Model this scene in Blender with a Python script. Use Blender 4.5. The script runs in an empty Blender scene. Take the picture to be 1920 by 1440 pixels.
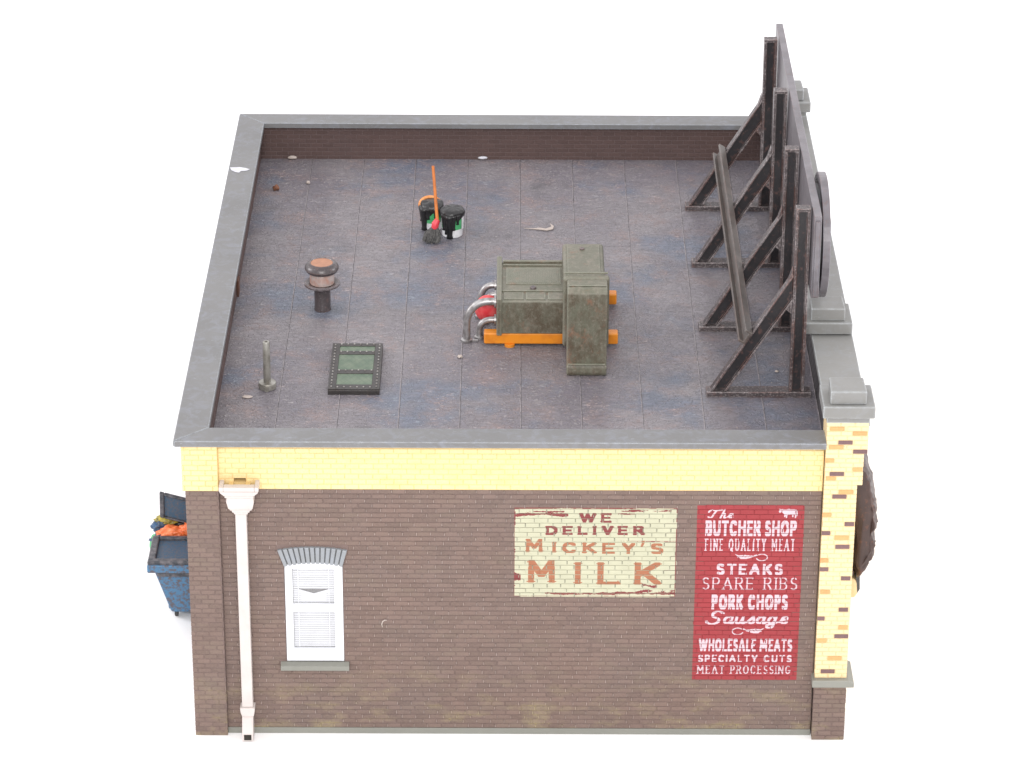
import bpy, math, random
import numpy as np
from mathutils import Vector, Matrix, noise as mnoise
random.seed(7)
C = bpy.context.scene.collection
# ------------------------------------------------------------------ camera, world, light, exposure
cd = bpy.data.cameras.new('camera'); cam = bpy.data.objects.new('camera', cd); C.objects.link(cam)
cd.sensor_width = 36.0; cd.lens = 6359.65 / 1920 * 36; cd.clip_start = 1; cd.clip_end = 600
CR = Vector((0.99999094, 0.00074481, 0.00419115)); CU = Vector((-0.00408875, 0.44198733, 0.89701197)); CF = Vector((0.00118433, 0.89702098, -0.44198637))
CAM = Vector((5.0948, -47.4212, 29.7289))
cam.matrix_world = Matrix(((CR.x, CU.x, -CF.x, CAM.x), (CR.y, CU.y, -CF.y, CAM.y), (CR.z, CU.z, -CF.z, CAM.z), (0, 0, 0, 1)))
bpy.context.scene.camera = cam
w = bpy.data.worlds.new('World'); bpy.context.scene.world = w; w.use_nodes = True
w.node_tree.nodes['Background'].inputs[0].default_value = (1.0, 0.982, 1.0, 1)
w.node_tree.nodes['Background'].inputs[1].default_value = 1.34
def area(name, loc, target, size, power, col=(1, 1, 1)):
    l = bpy.data.lights.new(name, 'AREA'); l.shape = 'DISK'; l.size = size; l.energy = power; l.color = col
    o = bpy.data.objects.new(name, l); C.objects.link(o); o.location = loc
    o.rotation_euler = (Vector(target) - Vector(loc)).to_track_quat('-Z', 'Y').to_euler(); return o
area('softbox', (3.5, -44, 34), (5, 4, 2.5), 13, 17500, (1, 0.985, 0.96))
area('left_fill', (-34, 10, 22), (-4, 6, 0), 12, 6500, (1, 0.985, 1))  # added fill lamp, whitens the floor left of the building
area('right_fill', (44, 10, 22), (15, 4, 0), 12, 6500, (1, 0.985, 1))  # second added fill, clears the floor shadow on the right
vs = bpy.context.scene.view_settings
bpy.context.scene.display_settings.display_device = 'sRGB'
vs.view_transform = 'Standard'; vs.look = 'None'; vs.exposure = 0; vs.gamma = 1

# ------------------------------------------------------------------ materials
class NM:
    def __init__(s, name, rough=0.7, metal=0.0, spec=0.4):
        s.m = bpy.data.materials.new(name); s.m.use_nodes = True; s.t = s.m.node_tree; s.b = s.t.nodes['Principled BSDF']
        s.b.inputs['Roughness'].default_value = rough; s.b.inputs['Metallic'].default_value = metal
        s.b.inputs['Specular IOR Level'].default_value = spec
        s.pos = s.t.nodes.new('ShaderNodeNewGeometry').outputs['Position']; s.bn = None
    def n(s, t): return s.t.nodes.new(t)
    def l(s, a, b): s.t.links.new(a, b)
    def put(s, sock, v):
        if hasattr(v, 'links') or isinstance(v, bpy.types.NodeSocket): s.l(v, sock)
        else: sock.default_value = v
    def vec(s, sc, loc=(0, 0, 0)):
        m = s.n('ShaderNodeMapping'); s.l(s.pos, m.inputs[0]); m.inputs['Scale'].default_value = sc; m.inputs['Location'].default_value = loc; return m.outputs[0]
    def noise(s, scale, detail=4, vec=None, rough=0.55, dist=0.0):
        n = s.n('ShaderNodeTexNoise'); s.l(vec if vec is not None else s.pos, n.inputs['Vector']); n.inputs['Scale'].default_value = scale
        n.inputs['Detail'].default_value = detail; n.inputs['Roughness'].default_value = rough; n.inputs['Distortion'].default_value = dist; return n.outputs[0]
    def ramp(s, f, a, b, lo=0.0, hi=1.0):
        m = s.n('ShaderNodeMapRange'); s.l(f, m.inputs[0]); m.inputs[1].default_value = a; m.inputs[2].default_value = b; m.inputs[3].default_value = lo; m.inputs[4].default_value = hi; return m.outputs[0]
    def math(s, op, a, b=0.0, c=None):
        m = s.n('ShaderNodeMath'); m.operation = op; s.put(m.inputs[0], a); s.put(m.inputs[1], b)
        if c is not None: s.put(m.inputs[2], c)
        return m.outputs[0]
    def mix(s, f, a, b, mode='MIX'):
        m = s.n('ShaderNodeMix'); m.data_type = 'RGBA'; m.blend_type = mode
        s.put(m.inputs[0], f); s.put(m.inputs[6], (*a, 1) if isinstance(a, tuple) else a); s.put(m.inputs[7], (*b, 1) if isinstance(b, tuple) else b); return m.outputs[2]
    def sep(s, i):
        x = s.n('ShaderNodeSeparateXYZ'); s.l(s.pos, x.inputs[0]); return x.outputs[i]
    def edge(s, r=0.02, a=0.02, b=0.25):
        bv = s.n('ShaderNodeBevel'); bv.samples = 4; bv.inputs[0].default_value = r
        g = s.n('ShaderNodeNewGeometry'); d = s.n('ShaderNodeVectorMath'); d.operation = 'DOT_PRODUCT'
        s.l(bv.outputs[0], d.inputs[0]); s.l(g.outputs['Normal'], d.inputs[1])
        return s.ramp(d.outputs['Value'], 1 - a * .2, 1 - b * .3)
    def rnd(s):
        o = s.n('ShaderNodeObjectInfo').outputs['Random']; g = s.n('ShaderNodeNewGeometry').outputs['Random Per Island']
        return s.math('FRACT', s.math('ADD', o, g))
    def bump(s, h, strength=0.4, dist=0.02):
        b = s.n('ShaderNodeBump'); b.inputs['Strength'].default_value = strength; b.inputs['Distance'].default_value = dist
        s.l(h, b.inputs['Height'])
        if s.bn is not None: s.l(s.bn, b.inputs['Normal'])
        s.bn = b.outputs[0]; s.l(s.bn, s.b.inputs['Normal'])
    def col(s, c): s.put(s.b.inputs['Base Color'], (*c, 1) if isinstance(c, tuple) else c)
M = {}
def fin(k, a): M[k] = a.m; return a.m

def brick_mat(key, base, var, stain=None, edgecol=None, light=None):
    a = NM(key, 0.6, 0, 0.35)
    c = a.mix(a.rnd(), tuple(v * (1 - var) for v in base), tuple(min(1, v * (1 + var)) for v in base))
    c = a.mix(a.ramp(a.noise(0.9, 5), 0.35, 0.7), c, a.mix(1.0, c, (0.92, 0.98, 1.03), 'MULTIPLY'))
    c = a.mix(a.ramp(a.noise(38, 3), 0.3, 0.75, 0, .35), c, tuple(min(1, v * 1.5 + .02) for v in base))
    if light: c = a.mix(a.ramp(a.noise(1.7, 6, a.vec((1, 1, 2.4), (3, 0, 1)), .6), 0.5, 0.75, 0, .55), c, light)
    if stain:
        zz = a.ramp(a.sep(2), 1.5, 0.0, 0, 1)
        f = a.math('MULTIPLY', a.ramp(a.noise(1.5, 5, a.vec((1, 1, 2.2))), .51, .66), zz)
        f = a.math('MULTIPLY', f, a.ramp(a.noise(26, 3), .32, .62, .25, 1))
        c = a.mix(f, c, stain)
    a.col(c); a.bump(a.noise(70, 3), 0.25, 0.006); a.b.inputs['Roughness'].default_value = .62
    return fin(key, a)
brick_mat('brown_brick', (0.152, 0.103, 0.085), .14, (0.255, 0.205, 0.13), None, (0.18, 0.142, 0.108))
brick_mat('mortar', (0.15, 0.103, 0.09), .05, (0.33, 0.27, 0.13))
brick_mat('mortar_bead', (0.27, 0.205, 0.18), .2, (0.36, 0.30, 0.15))
brick_mat('dark_parapet', (0.052, 0.046, 0.048), .1)  # right parapet, darker than the back and left ones
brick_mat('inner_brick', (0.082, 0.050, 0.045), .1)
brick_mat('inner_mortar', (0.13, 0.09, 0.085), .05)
brick_mat('yellow_brick', (0.70, 0.54, 0.275), .03, None, None, (0.72, 0.50, 0.19))
brick_mat('yellow_mortar', (0.62, 0.445, 0.195), .03)
brick_mat('cream_mortar', (0.64, 0.485, 0.27), .02)
brick_mat('cream_brick', (0.68, 0.525, 0.305), .02)
brick_mat('orange_brick', (0.64, 0.30, 0.12), .08)
brick_mat('plum_brick', (0.15, 0.085, 0.085), .1)

def paint_mat(key, base, wear=None, amt=.3, rough=.6):
    a = NM(key, rough, 0, .35)
    c = a.mix(a.ramp(a.noise(3.5, 6), .3, .75), tuple(v * .93 for v in base), tuple(min(1, v * 1.05) for v in base))
    if wear: c = a.mix(a.ramp(a.noise(19, 5, a.vec((.6, 1, 1.6)), .7), .56, .7, 0, amt), c, wear)
    a.col(c); a.bump(a.noise(80, 3), 0.2, .005); return fin(key, a)
paint_mat('sign_cream', (0.455, 0.450, 0.325), (0.33, 0.31, 0.25), .5)
paint_mat('sign_joint_shade', (0.25, 0.25, 0.19))  # joint beads in the cream sign, their shaded side put into the colour
paint_mat('sign_terracotta', (0.32, 0.125, 0.065), (0.45, 0.3, 0.2), .35)
paint_mat('sign_maroon', (0.19, 0.040, 0.040), (0.3, .13, .11), .3)
paint_mat('sign_red', (0.285, 0.034, 0.040), (0.22, 0.055, 0.055), .6)
paint_mat('sign_white', (0.55, 0.44, 0.48), (0.4, 0.16, 0.18), .4)
paint_mat('pipe_white', (0.57, 0.515, 0.49), (0.50, .44, .41), .3, .45)
paint_mat('window_white', (0.74, 0.75, 0.78), None, 0, .4)
paint_mat('blind_white', (0.60, 0.61, 0.64), None, 0, .5)

def grey_mat(key, base, hi, edgec, rough=.5, es=.03, patch=(.1, .12, .15)):
    a = NM(key, rough, 0, .45)
    c = a.mix(a.ramp(a.noise(.8, 5), .35, .7), base, tuple(v * 1.16 for v in base))
    c = a.mix(a.ramp(a.noise(4, 8, a.vec((1, 1, 1), (7, 3, 0)), .7, 1.2), .48, .66, 0, .6), c, hi)
    sc = a.math('MULTIPLY', a.ramp(a.noise(3, 2, a.vec((1, 1, 1), (2, 5, 1))), .5, .62), a.ramp(a.noise(30, 4, a.vec((.35, 1.4, 1)), .7, 2.0), .6, .68))
    c = a.mix(a.math('MULTIPLY', sc, .6), c, edgec)
    c = a.mix(a.math('MULTIPLY', a.edge(es, .03, .3), a.ramp(a.noise(9, 4), .3, .6, .25, .95)), c, edgec)
    a.col(c); a.bump(a.noise(24, 4), .12, .01); return fin(key, a)
grey_mat('coping_grey', (0.148, 0.147, 0.147), (0.205, 0.215, 0.245), (0.42, 0.46, 0.50), .5, .018)
grey_mat('cap_grey', (0.190, 0.188, 0.180), (0.23, 0.235, 0.24), (0.48, 0.52, 0.54), .5, .03)
grey_mat('sill_grey', (0.20, 0.20, 0.175), (0.22, 0.22, 0.2), (0.3, 0.3, 0.27), .55, .01)
grey_mat('voussoir_grey', (0.22, 0.232, 0.245), (0.27, 0.295, 0.33), (0.34, .37, .40), .6, .012)

def metal_mat(key, base, edgec, rust, rough=.42, es=.03, sp=(.66, .74)):
    a = NM(key, rough, .15, .55)
    c = a.mix(a.ramp(a.noise(3.3, 6), .35, .7), base, tuple(v * 1.5 for v in base))
    c = a.mix(a.ramp(a.noise(11, 5, None, .65), .56, .68, 0, .4), c, rust)
    c = a.mix(a.ramp(a.noise(28, 5, None, .75), sp[0], sp[1], 0, .6), c, edgec)
    c = a.mix(a.math('MULTIPLY', a.edge(es, .02, .25), a.ramp(a.noise(14, 5, None, .7), .35, .6, .12, .85)), c, a.mix(a.ramp(a.noise(1.6, 3), .45, .55), edgec, rust))
    a.col(c); a.bump(a.noise(35, 4), .25, .01); return fin(key, a)
metal_mat('frame_iron', (0.022, 0.020, 0.022), (0.27, 0.235, 0.235), (0.20, 0.105, 0.085))
metal_mat('frame_rim', (0.05, 0.041, 0.042), (0.42, 0.37, 0.37), (0.24, 0.13, 0.11), .42, .035, (.52, .64))
metal_mat('purlin_iron', (0.080, 0.068, 0.062), (0.22, 0.2, 0.185), (0.16, 0.09, 0.07))
metal_mat('panel_iron', (0.125, 0.115, 0.125), (0.26, 0.26, 0.3), (0.17, 0.10, 0.09), .38, .02)
metal_mat('vent_iron', (0.052, 0.044, 0.046), (0.24, 0.21, 0.22), (0.17, 0.10, 0.085), .34, .05, (.55, .68))
metal_mat('hatch_iron', (0.032, 0.029, 0.028), (0.12, 0.11, 0.11), (0.08, 0.06, 0.05), .45, .012)
metal_mat('carved_brown', (0.045, 0.026, 0.022), (0.13, 0.09, 0.08), (0.22, 0.08, 0.04), .4, .05)
metal_mat('board_dark', (0.05, 0.052, 0.055), (0.15, 0.16, 0.17), (0.1, 0.06, 0.05), .45, .02)

a = NM('roofing_felt', .40, 0, .5)
worm = a.noise(1.0, 2.5, a.vec((5.5, 12.5, 6)), .55, .6)
line = a.math('ABSOLUTE', a.math('SINE', a.math('MULTIPLY', worm, 18.0)))
lm = a.ramp(line, .7, .1)
n1 = a.noise(.62, 4, a.vec((1, .8, 1), (3.1, 0, 0))); n2 = a.noise(.75, 5, a.vec((1, .9, 1), (9, 4, 0)), .6); n3 = a.noise(1.5, 6, a.vec((1, 1, 1), (1, 14, 2)), .65)
c = a.mix(a.ramp(n1, .42, .6), (0.160, 0.144, 0.166), (0.205, 0.186, 0.200))
c = a.mix(a.ramp(n2, .50, .64, 0, .85), c, (0.118, 0.134, 0.182))
c = a.mix(a.ramp(n3, .52, .68, 0, .45), c, (0.235, 0.172, 0.165))
c = a.mix(a.ramp(a.noise(.7, 5, a.vec((1, 1, 1), (21, 3, 2)), .6), .62, .74, 0, .75), c, (0.055, 0.055, 0.058))
c = a.mix(a.ramp(a.noise(5, 6, a.vec((.7, 1.5, 1)), .7), .4, .7, 0, .35), c, (0.075, .07, .08))
fade = a.ramp(a.sep(0), 10.2, 6.6, .38, 1.0)
lc = a.mix(a.ramp(n3, .48, .62), a.mix(a.ramp(n2, .5, .62), (0.33, 0.305, 0.315), (0.27, 0.30, 0.35)), (0.39, 0.295, 0.28))
c = a.mix(a.math('MULTIPLY', a.math('MULTIPLY', lm, fade), a.ramp(a.noise(2.2, 4), .3, .6, .35, .8)), c, lc)
c = a.mix(a.math('MULTIPLY', a.edge(.012, .02, .3), a.ramp(a.noise(5, 4), .35, .6, .1, .8)), c, (0.33, .30, .32))
a.col(c); a.bump(lm, .8, .02); fin('roofing_felt', a)

a = NM('moss_green', .5, 0, .45)
c = a.mix(a.ramp(a.noise(1.8, 6), .35, .68), (0.125, 0.128, 0.092), (0.180, 0.168, 0.132))
c = a.mix(a.ramp(a.noise(5.0, 7, a.vec((1.6, 1, .5)), .7), .5, .68, 0, .6), c, (0.245, 0.21, 0.17))
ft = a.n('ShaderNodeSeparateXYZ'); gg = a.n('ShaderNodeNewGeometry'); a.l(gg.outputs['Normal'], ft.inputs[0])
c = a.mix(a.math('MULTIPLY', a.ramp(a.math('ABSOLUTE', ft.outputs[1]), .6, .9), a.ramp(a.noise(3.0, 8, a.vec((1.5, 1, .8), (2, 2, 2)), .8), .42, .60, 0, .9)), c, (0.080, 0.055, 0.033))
c = a.mix(a.ramp(a.noise(3.4, 7, a.vec((1, 1, .7), (4, 4, 1)), .75), .57, .68, 0, .65), c, (0.27, 0.125, 0.075))
c = a.mix(a.ramp(a.noise(22, 7, None, .8), .42, .62, 0, .45), c, (0.10, 0.095, 0.07)); c = a.mix(a.ramp(a.noise(13, 7, a.vec((1,1,1),(8,1,1)), .8), .52, .66, 0, .5), c, (0.27, 0.25, 0.20))
c = a.mix(a.math('MULTIPLY', a.edge(.035, .03, .3), .6), c, (0.28, 0.29, 0.23))
a.col(c); a.bump(a.noise(18, 6, a.vec((1.4, 1, .6)), .7), .35, .02); fin('moss_green', a)
a = NM('beam_orange', .4, 0, .5)
c = a.mix(a.ramp(a.noise(4, 6), .4, .7), (0.74, 0.25, 0.012), (0.55, 0.16, 0.012)); c = a.mix(a.math('MULTIPLY', a.edge(.02, .03, .3), .5), c, (.7, .38, .15)); a.col(c); a.bump(a.noise(30, 3), .2, .01); fin('beam_orange', a)
a = NM('duct_silver', .42, .8, .5)
c = a.mix(a.ramp(a.noise(8, 6), .45, .7), (0.42, 0.41, 0.41), (0.22, 0.20, 0.195)); a.col(c); a.bump(a.noise(40, 3), .1, .005); fin('duct_silver', a)
a = NM('dull_steel', .42, .6, .5)
c = a.mix(a.ramp(a.noise(6, 6), .4, .7), (0.36, 0.35, 0.32), (0.2, 0.185, 0.16)); a.col(c); a.bump(a.noise(40, 3), .15, .005); fin('dull_steel', a)
def simple(key, c1, c2, rough=.5, metal=0., sc=6, bump=.15, a0=.4, a1=.65):
    a = NM(key, rough, metal, .5); a.col(a.mix(a.ramp(a.noise(sc, 6, None, .65), a0, a1), c1, c2)); a.bump(a.noise(sc * 5, 3), bump, .01); return fin(key, a)
simple('felt_seam', (0.30, 0.27, 0.28), (0.10, 0.09, 0.10), .5, 0, 5)
simple('tank_red', (0.62, 0.035, 0.045), (0.7, 0.12, 0.12), .4)
simple('copper_lining', (0.42, 0.20, 0.115), (0.32, 0.15, 0.09), .45, .2)
simple('copper_drum', (0.66, 0.58, 0.55), (0.60, 0.33, 0.25), .34, .55, 5)
a = NM('hatch_green', .4, 0, .5)
cr = a.math('ABSOLUTE', a.math('SINE', a.math('MULTIPLY', a.math('ADD', a.sep(0), a.math('MULTIPLY', a.sep(1), 0.62)), 26.0)))
cs = a.math('ABSOLUTE', a.math('SINE', a.math('MULTIPLY', a.math('SUBTRACT', a.sep(0), a.math('MULTIPLY', a.sep(1), 0.62)), 26.0)))
x = a.ramp(a.math('MINIMUM', cr, cs), .12, .02)
c = a.mix(a.ramp(a.noise(5, 5), .4, .65), (0.075, 0.115, 0.075), (0.12, 0.155, 0.105)); c = a.mix(a.math('MULTIPLY', x, .7), c, (0.035, .05, .04)); a.col(c); a.bump(x, -.5, .01); fin('hatch_green', a)
simple('tar_black', (0.009, 0.009, 0.010), (0.028, 0.027, 0.028), .35, 0, 7, .5)
simple('pail_white', (0.74, 0.74, 0.76), (0.62, 0.63, 0.65), .45)
simple('label_green', (0.05, 0.34, 0.12), (0.09, 0.40, 0.17), .5)
simple('hoop_orange', (0.62, 0.22, 0.05), (0.72, 0.32, 0.12), .5)
simple('handle_orange', (0.62, 0.19, 0.035), (0.45, 0.13, 0.03), .45)
simple('band_red', (0.62, 0.04, 0.06), (0.7, 0.1, 0.12), .45)
simple('bristle_black', (0.025, 0.025, 0.025), (0.10, 0.095, 0.09), .6, 0, 30)
simple('dumpster_blue', (0.065, 0.185, 0.33), (0.10, 0.085, 0.095), .45, 0, 15, .7, .44, .60)
simple('lid_blue', (0.035, 0.085, 0.145), (0.10, 0.09, 0.10), .45, 0, 24, .4, .45, .65)
simple('rim_dark', (0.035, 0.04, 0.05), (0.14, 0.13, 0.14), .45, 0, 10, .4)
simple('bag_orange', (0.70, 0.13, 0.03), (0.8, 0.22, 0.08), .35, 0, 9, .6)
simple('bag_blue', (0.03, 0.09, 0.19), (0.04, 0.04, 0.05), .35, 0, 7, .6)
simple('bag_yellow', (0.42, 0.34, 0.05), (0.12, 0.11, 0.05), .45, 0, 9, .6)
simple('crumb_brown', (0.22, 0.09, 0.04), (0.1, 0.04, 0.03), .7, 0, 30)
simple('chip_white', (0.62, 0.62, 0.66), (0.5, 0.5, 0.55), .6, 0, 14)
simple('flake_pale', (0.42, 0.36, 0.32), (0.42, 0.36, 0.33), .7, 0, 14)
simple('rubber', (0.02, 0.02, 0.022), (0.05, .05, .05), .6)
simple('bolt_steel', (0.5, 0.48, 0.46), (0.2, .18, .17), .35, .7)
simple('hole_dark', (0.02, 0.017, 0.012), (0.03, .025, .02), .9)
simple('box_timber', (0.12, 0.05, 0.03), (0.07, .035, .025), .6)
simple('blind_back', (0.17, 0.165, 0.17), (0.15, .15, .15), .7)
simple('cream_cloth', (0.80, 0.62, 0.36), (0.75, .56, .3), .7)
a = NM('paper_white', .8, 0, .1); a.col((0.93, 0.93, 0.93)); fin('paper_white', a)
a = NM('glass'); t = a.t; tr = t.nodes.new('ShaderNodeBsdfTransparent'); gl = t.nodes.new('ShaderNodeBsdfGlossy'); gl.inputs['Roughness'].default_value = .05
mx = t.nodes.new('ShaderNodeMixShader'); mx.inputs[0].default_value = .06; a.l(tr.outputs[0], mx.inputs[1]); a.l(gl.outputs[0], mx.inputs[2]); a.l(mx.outputs[0], t.nodes['Material Output'].inputs[0]); fin('glass', a)

# ------------------------------------------------------------------ mesh helpers
class MB:
    def __init__(s): s.v = []; s.f = []; s.mi = []; s.mats = []; s.cur = 0
    def mat(s, k):
        if k not in s.mats: s.mats.append(k)
        s.cur = s.mats.index(k); return s
    def face(s, pts):
        b = len(s.v); s.v += [tuple(p) for p in pts]; s.f.append(tuple(range(b, b + len(pts)))); s.mi.append(s.cur)
    def raw(s, vs, fs):
        b = len(s.v); s.v += [tuple(p) for p in vs]; s.f += [tuple(b + i for i in f) for f in fs]; s.mi += [s.cur] * len(fs)
    def box(s, x0, x1, y0, y1, z0, z1):
        s.raw([(x0, y0, z0), (x1, y0, z0), (x1, y1, z0), (x0, y1, z0), (x0, y0, z1), (x1, y0, z1), (x1, y1, z1), (x0, y1, z1)],
              [(3, 2, 1, 0), (4, 5, 6, 7), (0, 1, 5, 4), (1, 2, 6, 5), (2, 3, 7, 6), (3, 0, 4, 7)]); return s
    def prism(s, poly, h0, h1, axis='y'):       # poly of 2D points; xz for axis y, xy for axis z, yz for axis x
        def P(p, h): return (p[0], h, p[1]) if axis == 'y' else ((p[0], p[1], h) if axis == 'z' else (h, p[0], p[1]))
        n = len(poly); vs = [P(p, h0) for p in poly] + [P(p, h1) for p in poly]
        ar = sum(poly[i][0] * poly[(i + 1) % n][1] - poly[(i + 1) % n][0] * poly[i][1] for i in range(n))
        flip = (ar > 0) == (axis == 'y')
        fs = [tuple(range(n))[::-1], tuple(range(n, 2 * n))] + [(i, (i + 1) % n, n + (i + 1) % n, n + i) for i in range(n)]
        if flip: fs = [f[::-1] for f in fs]
        s.raw(vs, fs); return s
    def lathe(s, c, prof, seg=32, caps=True, sx=1.0):
        n = len(prof); vs = []; fs = []
        for i in range(seg):
            t = 2 * math.pi * i / seg
            for r, z in prof: vs.append((c[0] + r * math.cos(t) * sx, c[1] + r * math.sin(t), c[2] + z))
        for i in range(seg):
            j = (i + 1) % seg
            for k in range(n - 1): fs.append((i * n + k, j * n + k, j * n + k + 1, i * n + k + 1))
        if caps: fs.append(tuple(i * n for i in range(seg))[::-1]); fs.append(tuple(i * n + n - 1 for i in range(seg)))
        s.raw(vs, fs); return s
    def tube(s, path, r, seg=16, caps=True):
        path = [Vector(p) for p in path]; n = len(path); vs = []; fs = []
        rr = r if isinstance(r, (list, tuple)) else [r] * n
        up = None
        for i, p in enumerate(path):
            d = (path[min(i + 1, n - 1)] - path[max(i - 1, 0)]).normalized()
            if up is None: up = d.orthogonal().normalized()
            up = (up - d * up.dot(d)).normalized(); q = d.cross(up)
            for k in range(seg):
                t = 2 * math.pi * k / seg; vs.append(p + (up * math.cos(t) + q * math.sin(t)) * rr[i])
        for i in range(n - 1):
            for k in range(seg):
                k2 = (k + 1) % seg; fs.append((i * seg + k, i * seg + k2, (i + 1) * seg + k2, (i + 1) * seg + k))
        if caps: fs.append(tuple(range(seg))[::-1]); fs.append(tuple((n - 1) * seg + k for k in range(seg)))
        s.raw(vs, fs); return s
    def build(s, name, mat=None, parent=None, smooth=False, bevel=0, seg=2, stuff=False, angle=35):
        me = bpy.data.meshes.new(name); R = ROOT
        me.from_pydata([(x - R[0], y - R[1], z - R[2]) for x, y, z in s.v], [], s.f)
        if mat: me.materials.append(M[mat])
        else:
            for k in s.mats: me.materials.append(M[k])
            me.polygons.foreach_set('material_index', s.mi)
        o = bpy.data.objects.new(name, me); C.objects.link(o)
        if smooth:
            me.polygons.foreach_set('use_smooth', [True] * len(me.polygons)); me.set_sharp_from_angle(angle=math.radians(angle))
        if bevel:
            b = o.modifiers.new('bevel', 'BEVEL'); b.width = bevel; b.segments = seg; b.limit_method = 'ANGLE'; b.angle_limit = math.radians(30)
            me.polygons.foreach_set('use_smooth', [True] * len(me.polygons)); b.harden_normals = False
            if not smooth: me.set_sharp_from_angle(angle=math.radians(30))
            for p in me.polygons: p.use_smooth = False
        me.update()
        if parent is not None: o.parent = parent
        else: o.location = R
        if stuff: o['kind'] = 'stuff'
        return o
ROOT = (0, 0, 0)
def thing(name, label, cat, loc, group=None):
    global ROOT
    ROOT = loc; o = bpy.data.objects.new(name, None); o.empty_display_size = .2; C.objects.link(o); o.location = loc
    o['label'] = label; o['category'] = cat
    if group: o['group'] = group
    return o
def tag(o, label, cat, group=None):
    o['label'] = label; o['category'] = cat
    if group: o['group'] = group
    return o
def lump(name, mat, c, r, parent=None, seed=0, amp=.25, fs=2.2, sub=4, sq=1.0):
    import bmesh
    bm = bmesh.new(); bmesh.ops.create_icosphere(bm, subdivisions=sub, radius=1); me = bpy.data.meshes.new(name)
    for v in bm.verts:
        n = v.co.normalized(); k = 1 + amp * (mnoise.noise(n * fs + Vector((seed, 0, 0)))) + amp * .5 * abs(mnoise.noise(n * fs * 2.7 + Vector((seed, 5, 0))))
        n2 = Vector([math.copysign(abs(q) ** sq, q) for q in n]); v.co = Vector((n2.x * r[0], n2.y * r[1], n2.z * r[2])) * k + Vector(c) - Vector(ROOT)
    bm.to_mesh(me); bm.free(); me.materials.append(M[mat]); me.polygons.foreach_set('use_smooth', [True] * len(me.polygons))
    o = bpy.data.objects.new(name, me); C.objects.link(o)
    if parent is not None: o.parent = parent
    else: o.location = ROOT
    return o

# ------------------------------------------------------------------ ground
m = MB(); m.face([(-150, -90, 0), (160, -90, 0), (160, 260, 0), (-150, 260, 0)])
g = m.build('ground', 'paper_white'); g['kind'] = 'structure'

# ------------------------------------------------------------------ building
ZT, ZR = 5.4626, 4.687
WY = -0.063           # brick face of the side wall
B = thing('brick_building', 'brown and yellow brick shop building with flat grey roof and painted adverts on its side', 'building', (5.3, 6.5, 0))
LB, HB = 0.2205, 0.085
J = 0.007             # half a joint
ALL = []              # every front brick: dict
def lay(x0, x1, z0, z1, yf, ym, wallname, matf, rows=None, holes=None, first=0.0, hb=HB, jit=.0022, step=None):
    n = int(round((z1 - z0) / hb)); h = (z1 - z0) / n; out = []
    for r in range(n):
        a, b = z0 + r * h, z0 + (r + 1) * h; zc = (a + b) / 2
        x = x0 - LB + ((r % 2) * .5 * LB) + first + random.uniform(-.01, .01); E = []
        while x < x1:
            e = x + LB + random.uniform(-.006, .006); E.append((max(x, x0), min(e, x1))); x = e
        for (p, q) in E:
            if q - p < .035: continue
            segs = [(p, q)]
            for hx in (holes(zc) if holes else []):
                ns = []
                for (u, v) in segs:
                    if v <= hx[0] or u >= hx[1]: ns.append((u, v)); continue
                    if u < hx[0]: ns.append((u, hx[0]))
                    if v > hx[1]: ns.append((hx[1], v))
                segs = ns
            for (u, v) in segs:
                if v - u < .035: continue
                out.append(dict(x0=u + J, x1=v - J, z0=a + J * .9, z1=b - J * .9, yf=yf + random.uniform(-jit, jit), ym=ym, w=wallname, m=matf((u + v) / 2, zc)))
    ALL.extend(out); return out
def brick_geo(m, x0, x1, z0, z1, yf, ym, ch=.006):
    o = [(x0, z0), (x1, z0), (x1, z1), (x0, z1)]; i = [(x0 + ch, z0 + ch), (x1 - ch, z0 + ch), (x1 - ch, z1 - ch), (x0 + ch, z1 - ch)]
    vs = [(x, ym, z) for x, z in o] + [(x, yf + ch, z) for x, z in o] + [(x, yf, z) for x, z in i]; fs = [(8, 9, 10, 11)]
    for k in range(4):
        l = (k + 1) % 4; fs += [(k, l, 4 + l, 4 + k), (4 + k, 4 + l, 8 + l, 8 + k)]
    m.raw(vs, fs)

walls = {}
PLX = .5335
# --- mortar bodies
WX0, WX1, WZ0, WZ1 = 1.525, 2.462, 1.36, 3.20     # window opening
def wall_piece(m, x0, x1, z0, z1, y0=-.053, y1=.30): m.box(x0, x1, y0, y1, z0, z1)
m = MB().mat('mortar')
SCX0, SCX1, SCZ0, SCZ1 = .775, .965, 4.655, 4.725
wall_piece(m, PLX, WX0, 0, 4.53); wall_piece(m, WX1, 10.07, 0, 4.53); wall_piece(m, WX0, WX1, 0, WZ0); wall_piece(m, WX0, WX1, WZ1, 4.53)
m.mat('yellow_mortar')
for q_ in ((PLX, SCX0, 4.53, 5.36), (SCX1, 10.07, 4.53, 5.36), (SCX0, SCX1, 4.53, SCZ0), (SCX0, SCX1, SCZ1, 5.36)): wall_piece(m, *q_, y0=-.068)
m.mat('hole_dark').box(SCX0, SCX1, .08, .29, SCZ0, SCZ1)
walls['wall'] = m.build('wall', None, B); walls['wall']['label'] = 'brown brick side wall with a yellow band under the coping'
m = MB().mat('mortar').box(.012, PLX - .001, -.142, .30, 0, 4.53).mat('yellow_mortar').box(-.03, PLX - .001, -.148, .30, 4.53, 5.36)
walls['pilaster'] = m.build('pilaster', None, B)
m = MB().mat('mortar').box(10.085, 10.605, -.205, .36, 0, 1.06).mat('cream_mortar').box(10.085, 10.597, -.205, .36, 1.15, 4.715)
m.mat('cream_mortar').box(10.085, 10.675, -.207, .38, 4.715, 5.27).mat('cream_mortar').box(10.085, 10.732, -.209, .40, 5.27, 5.83)
walls['pier'] = m.build('pier', None, B)
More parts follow.
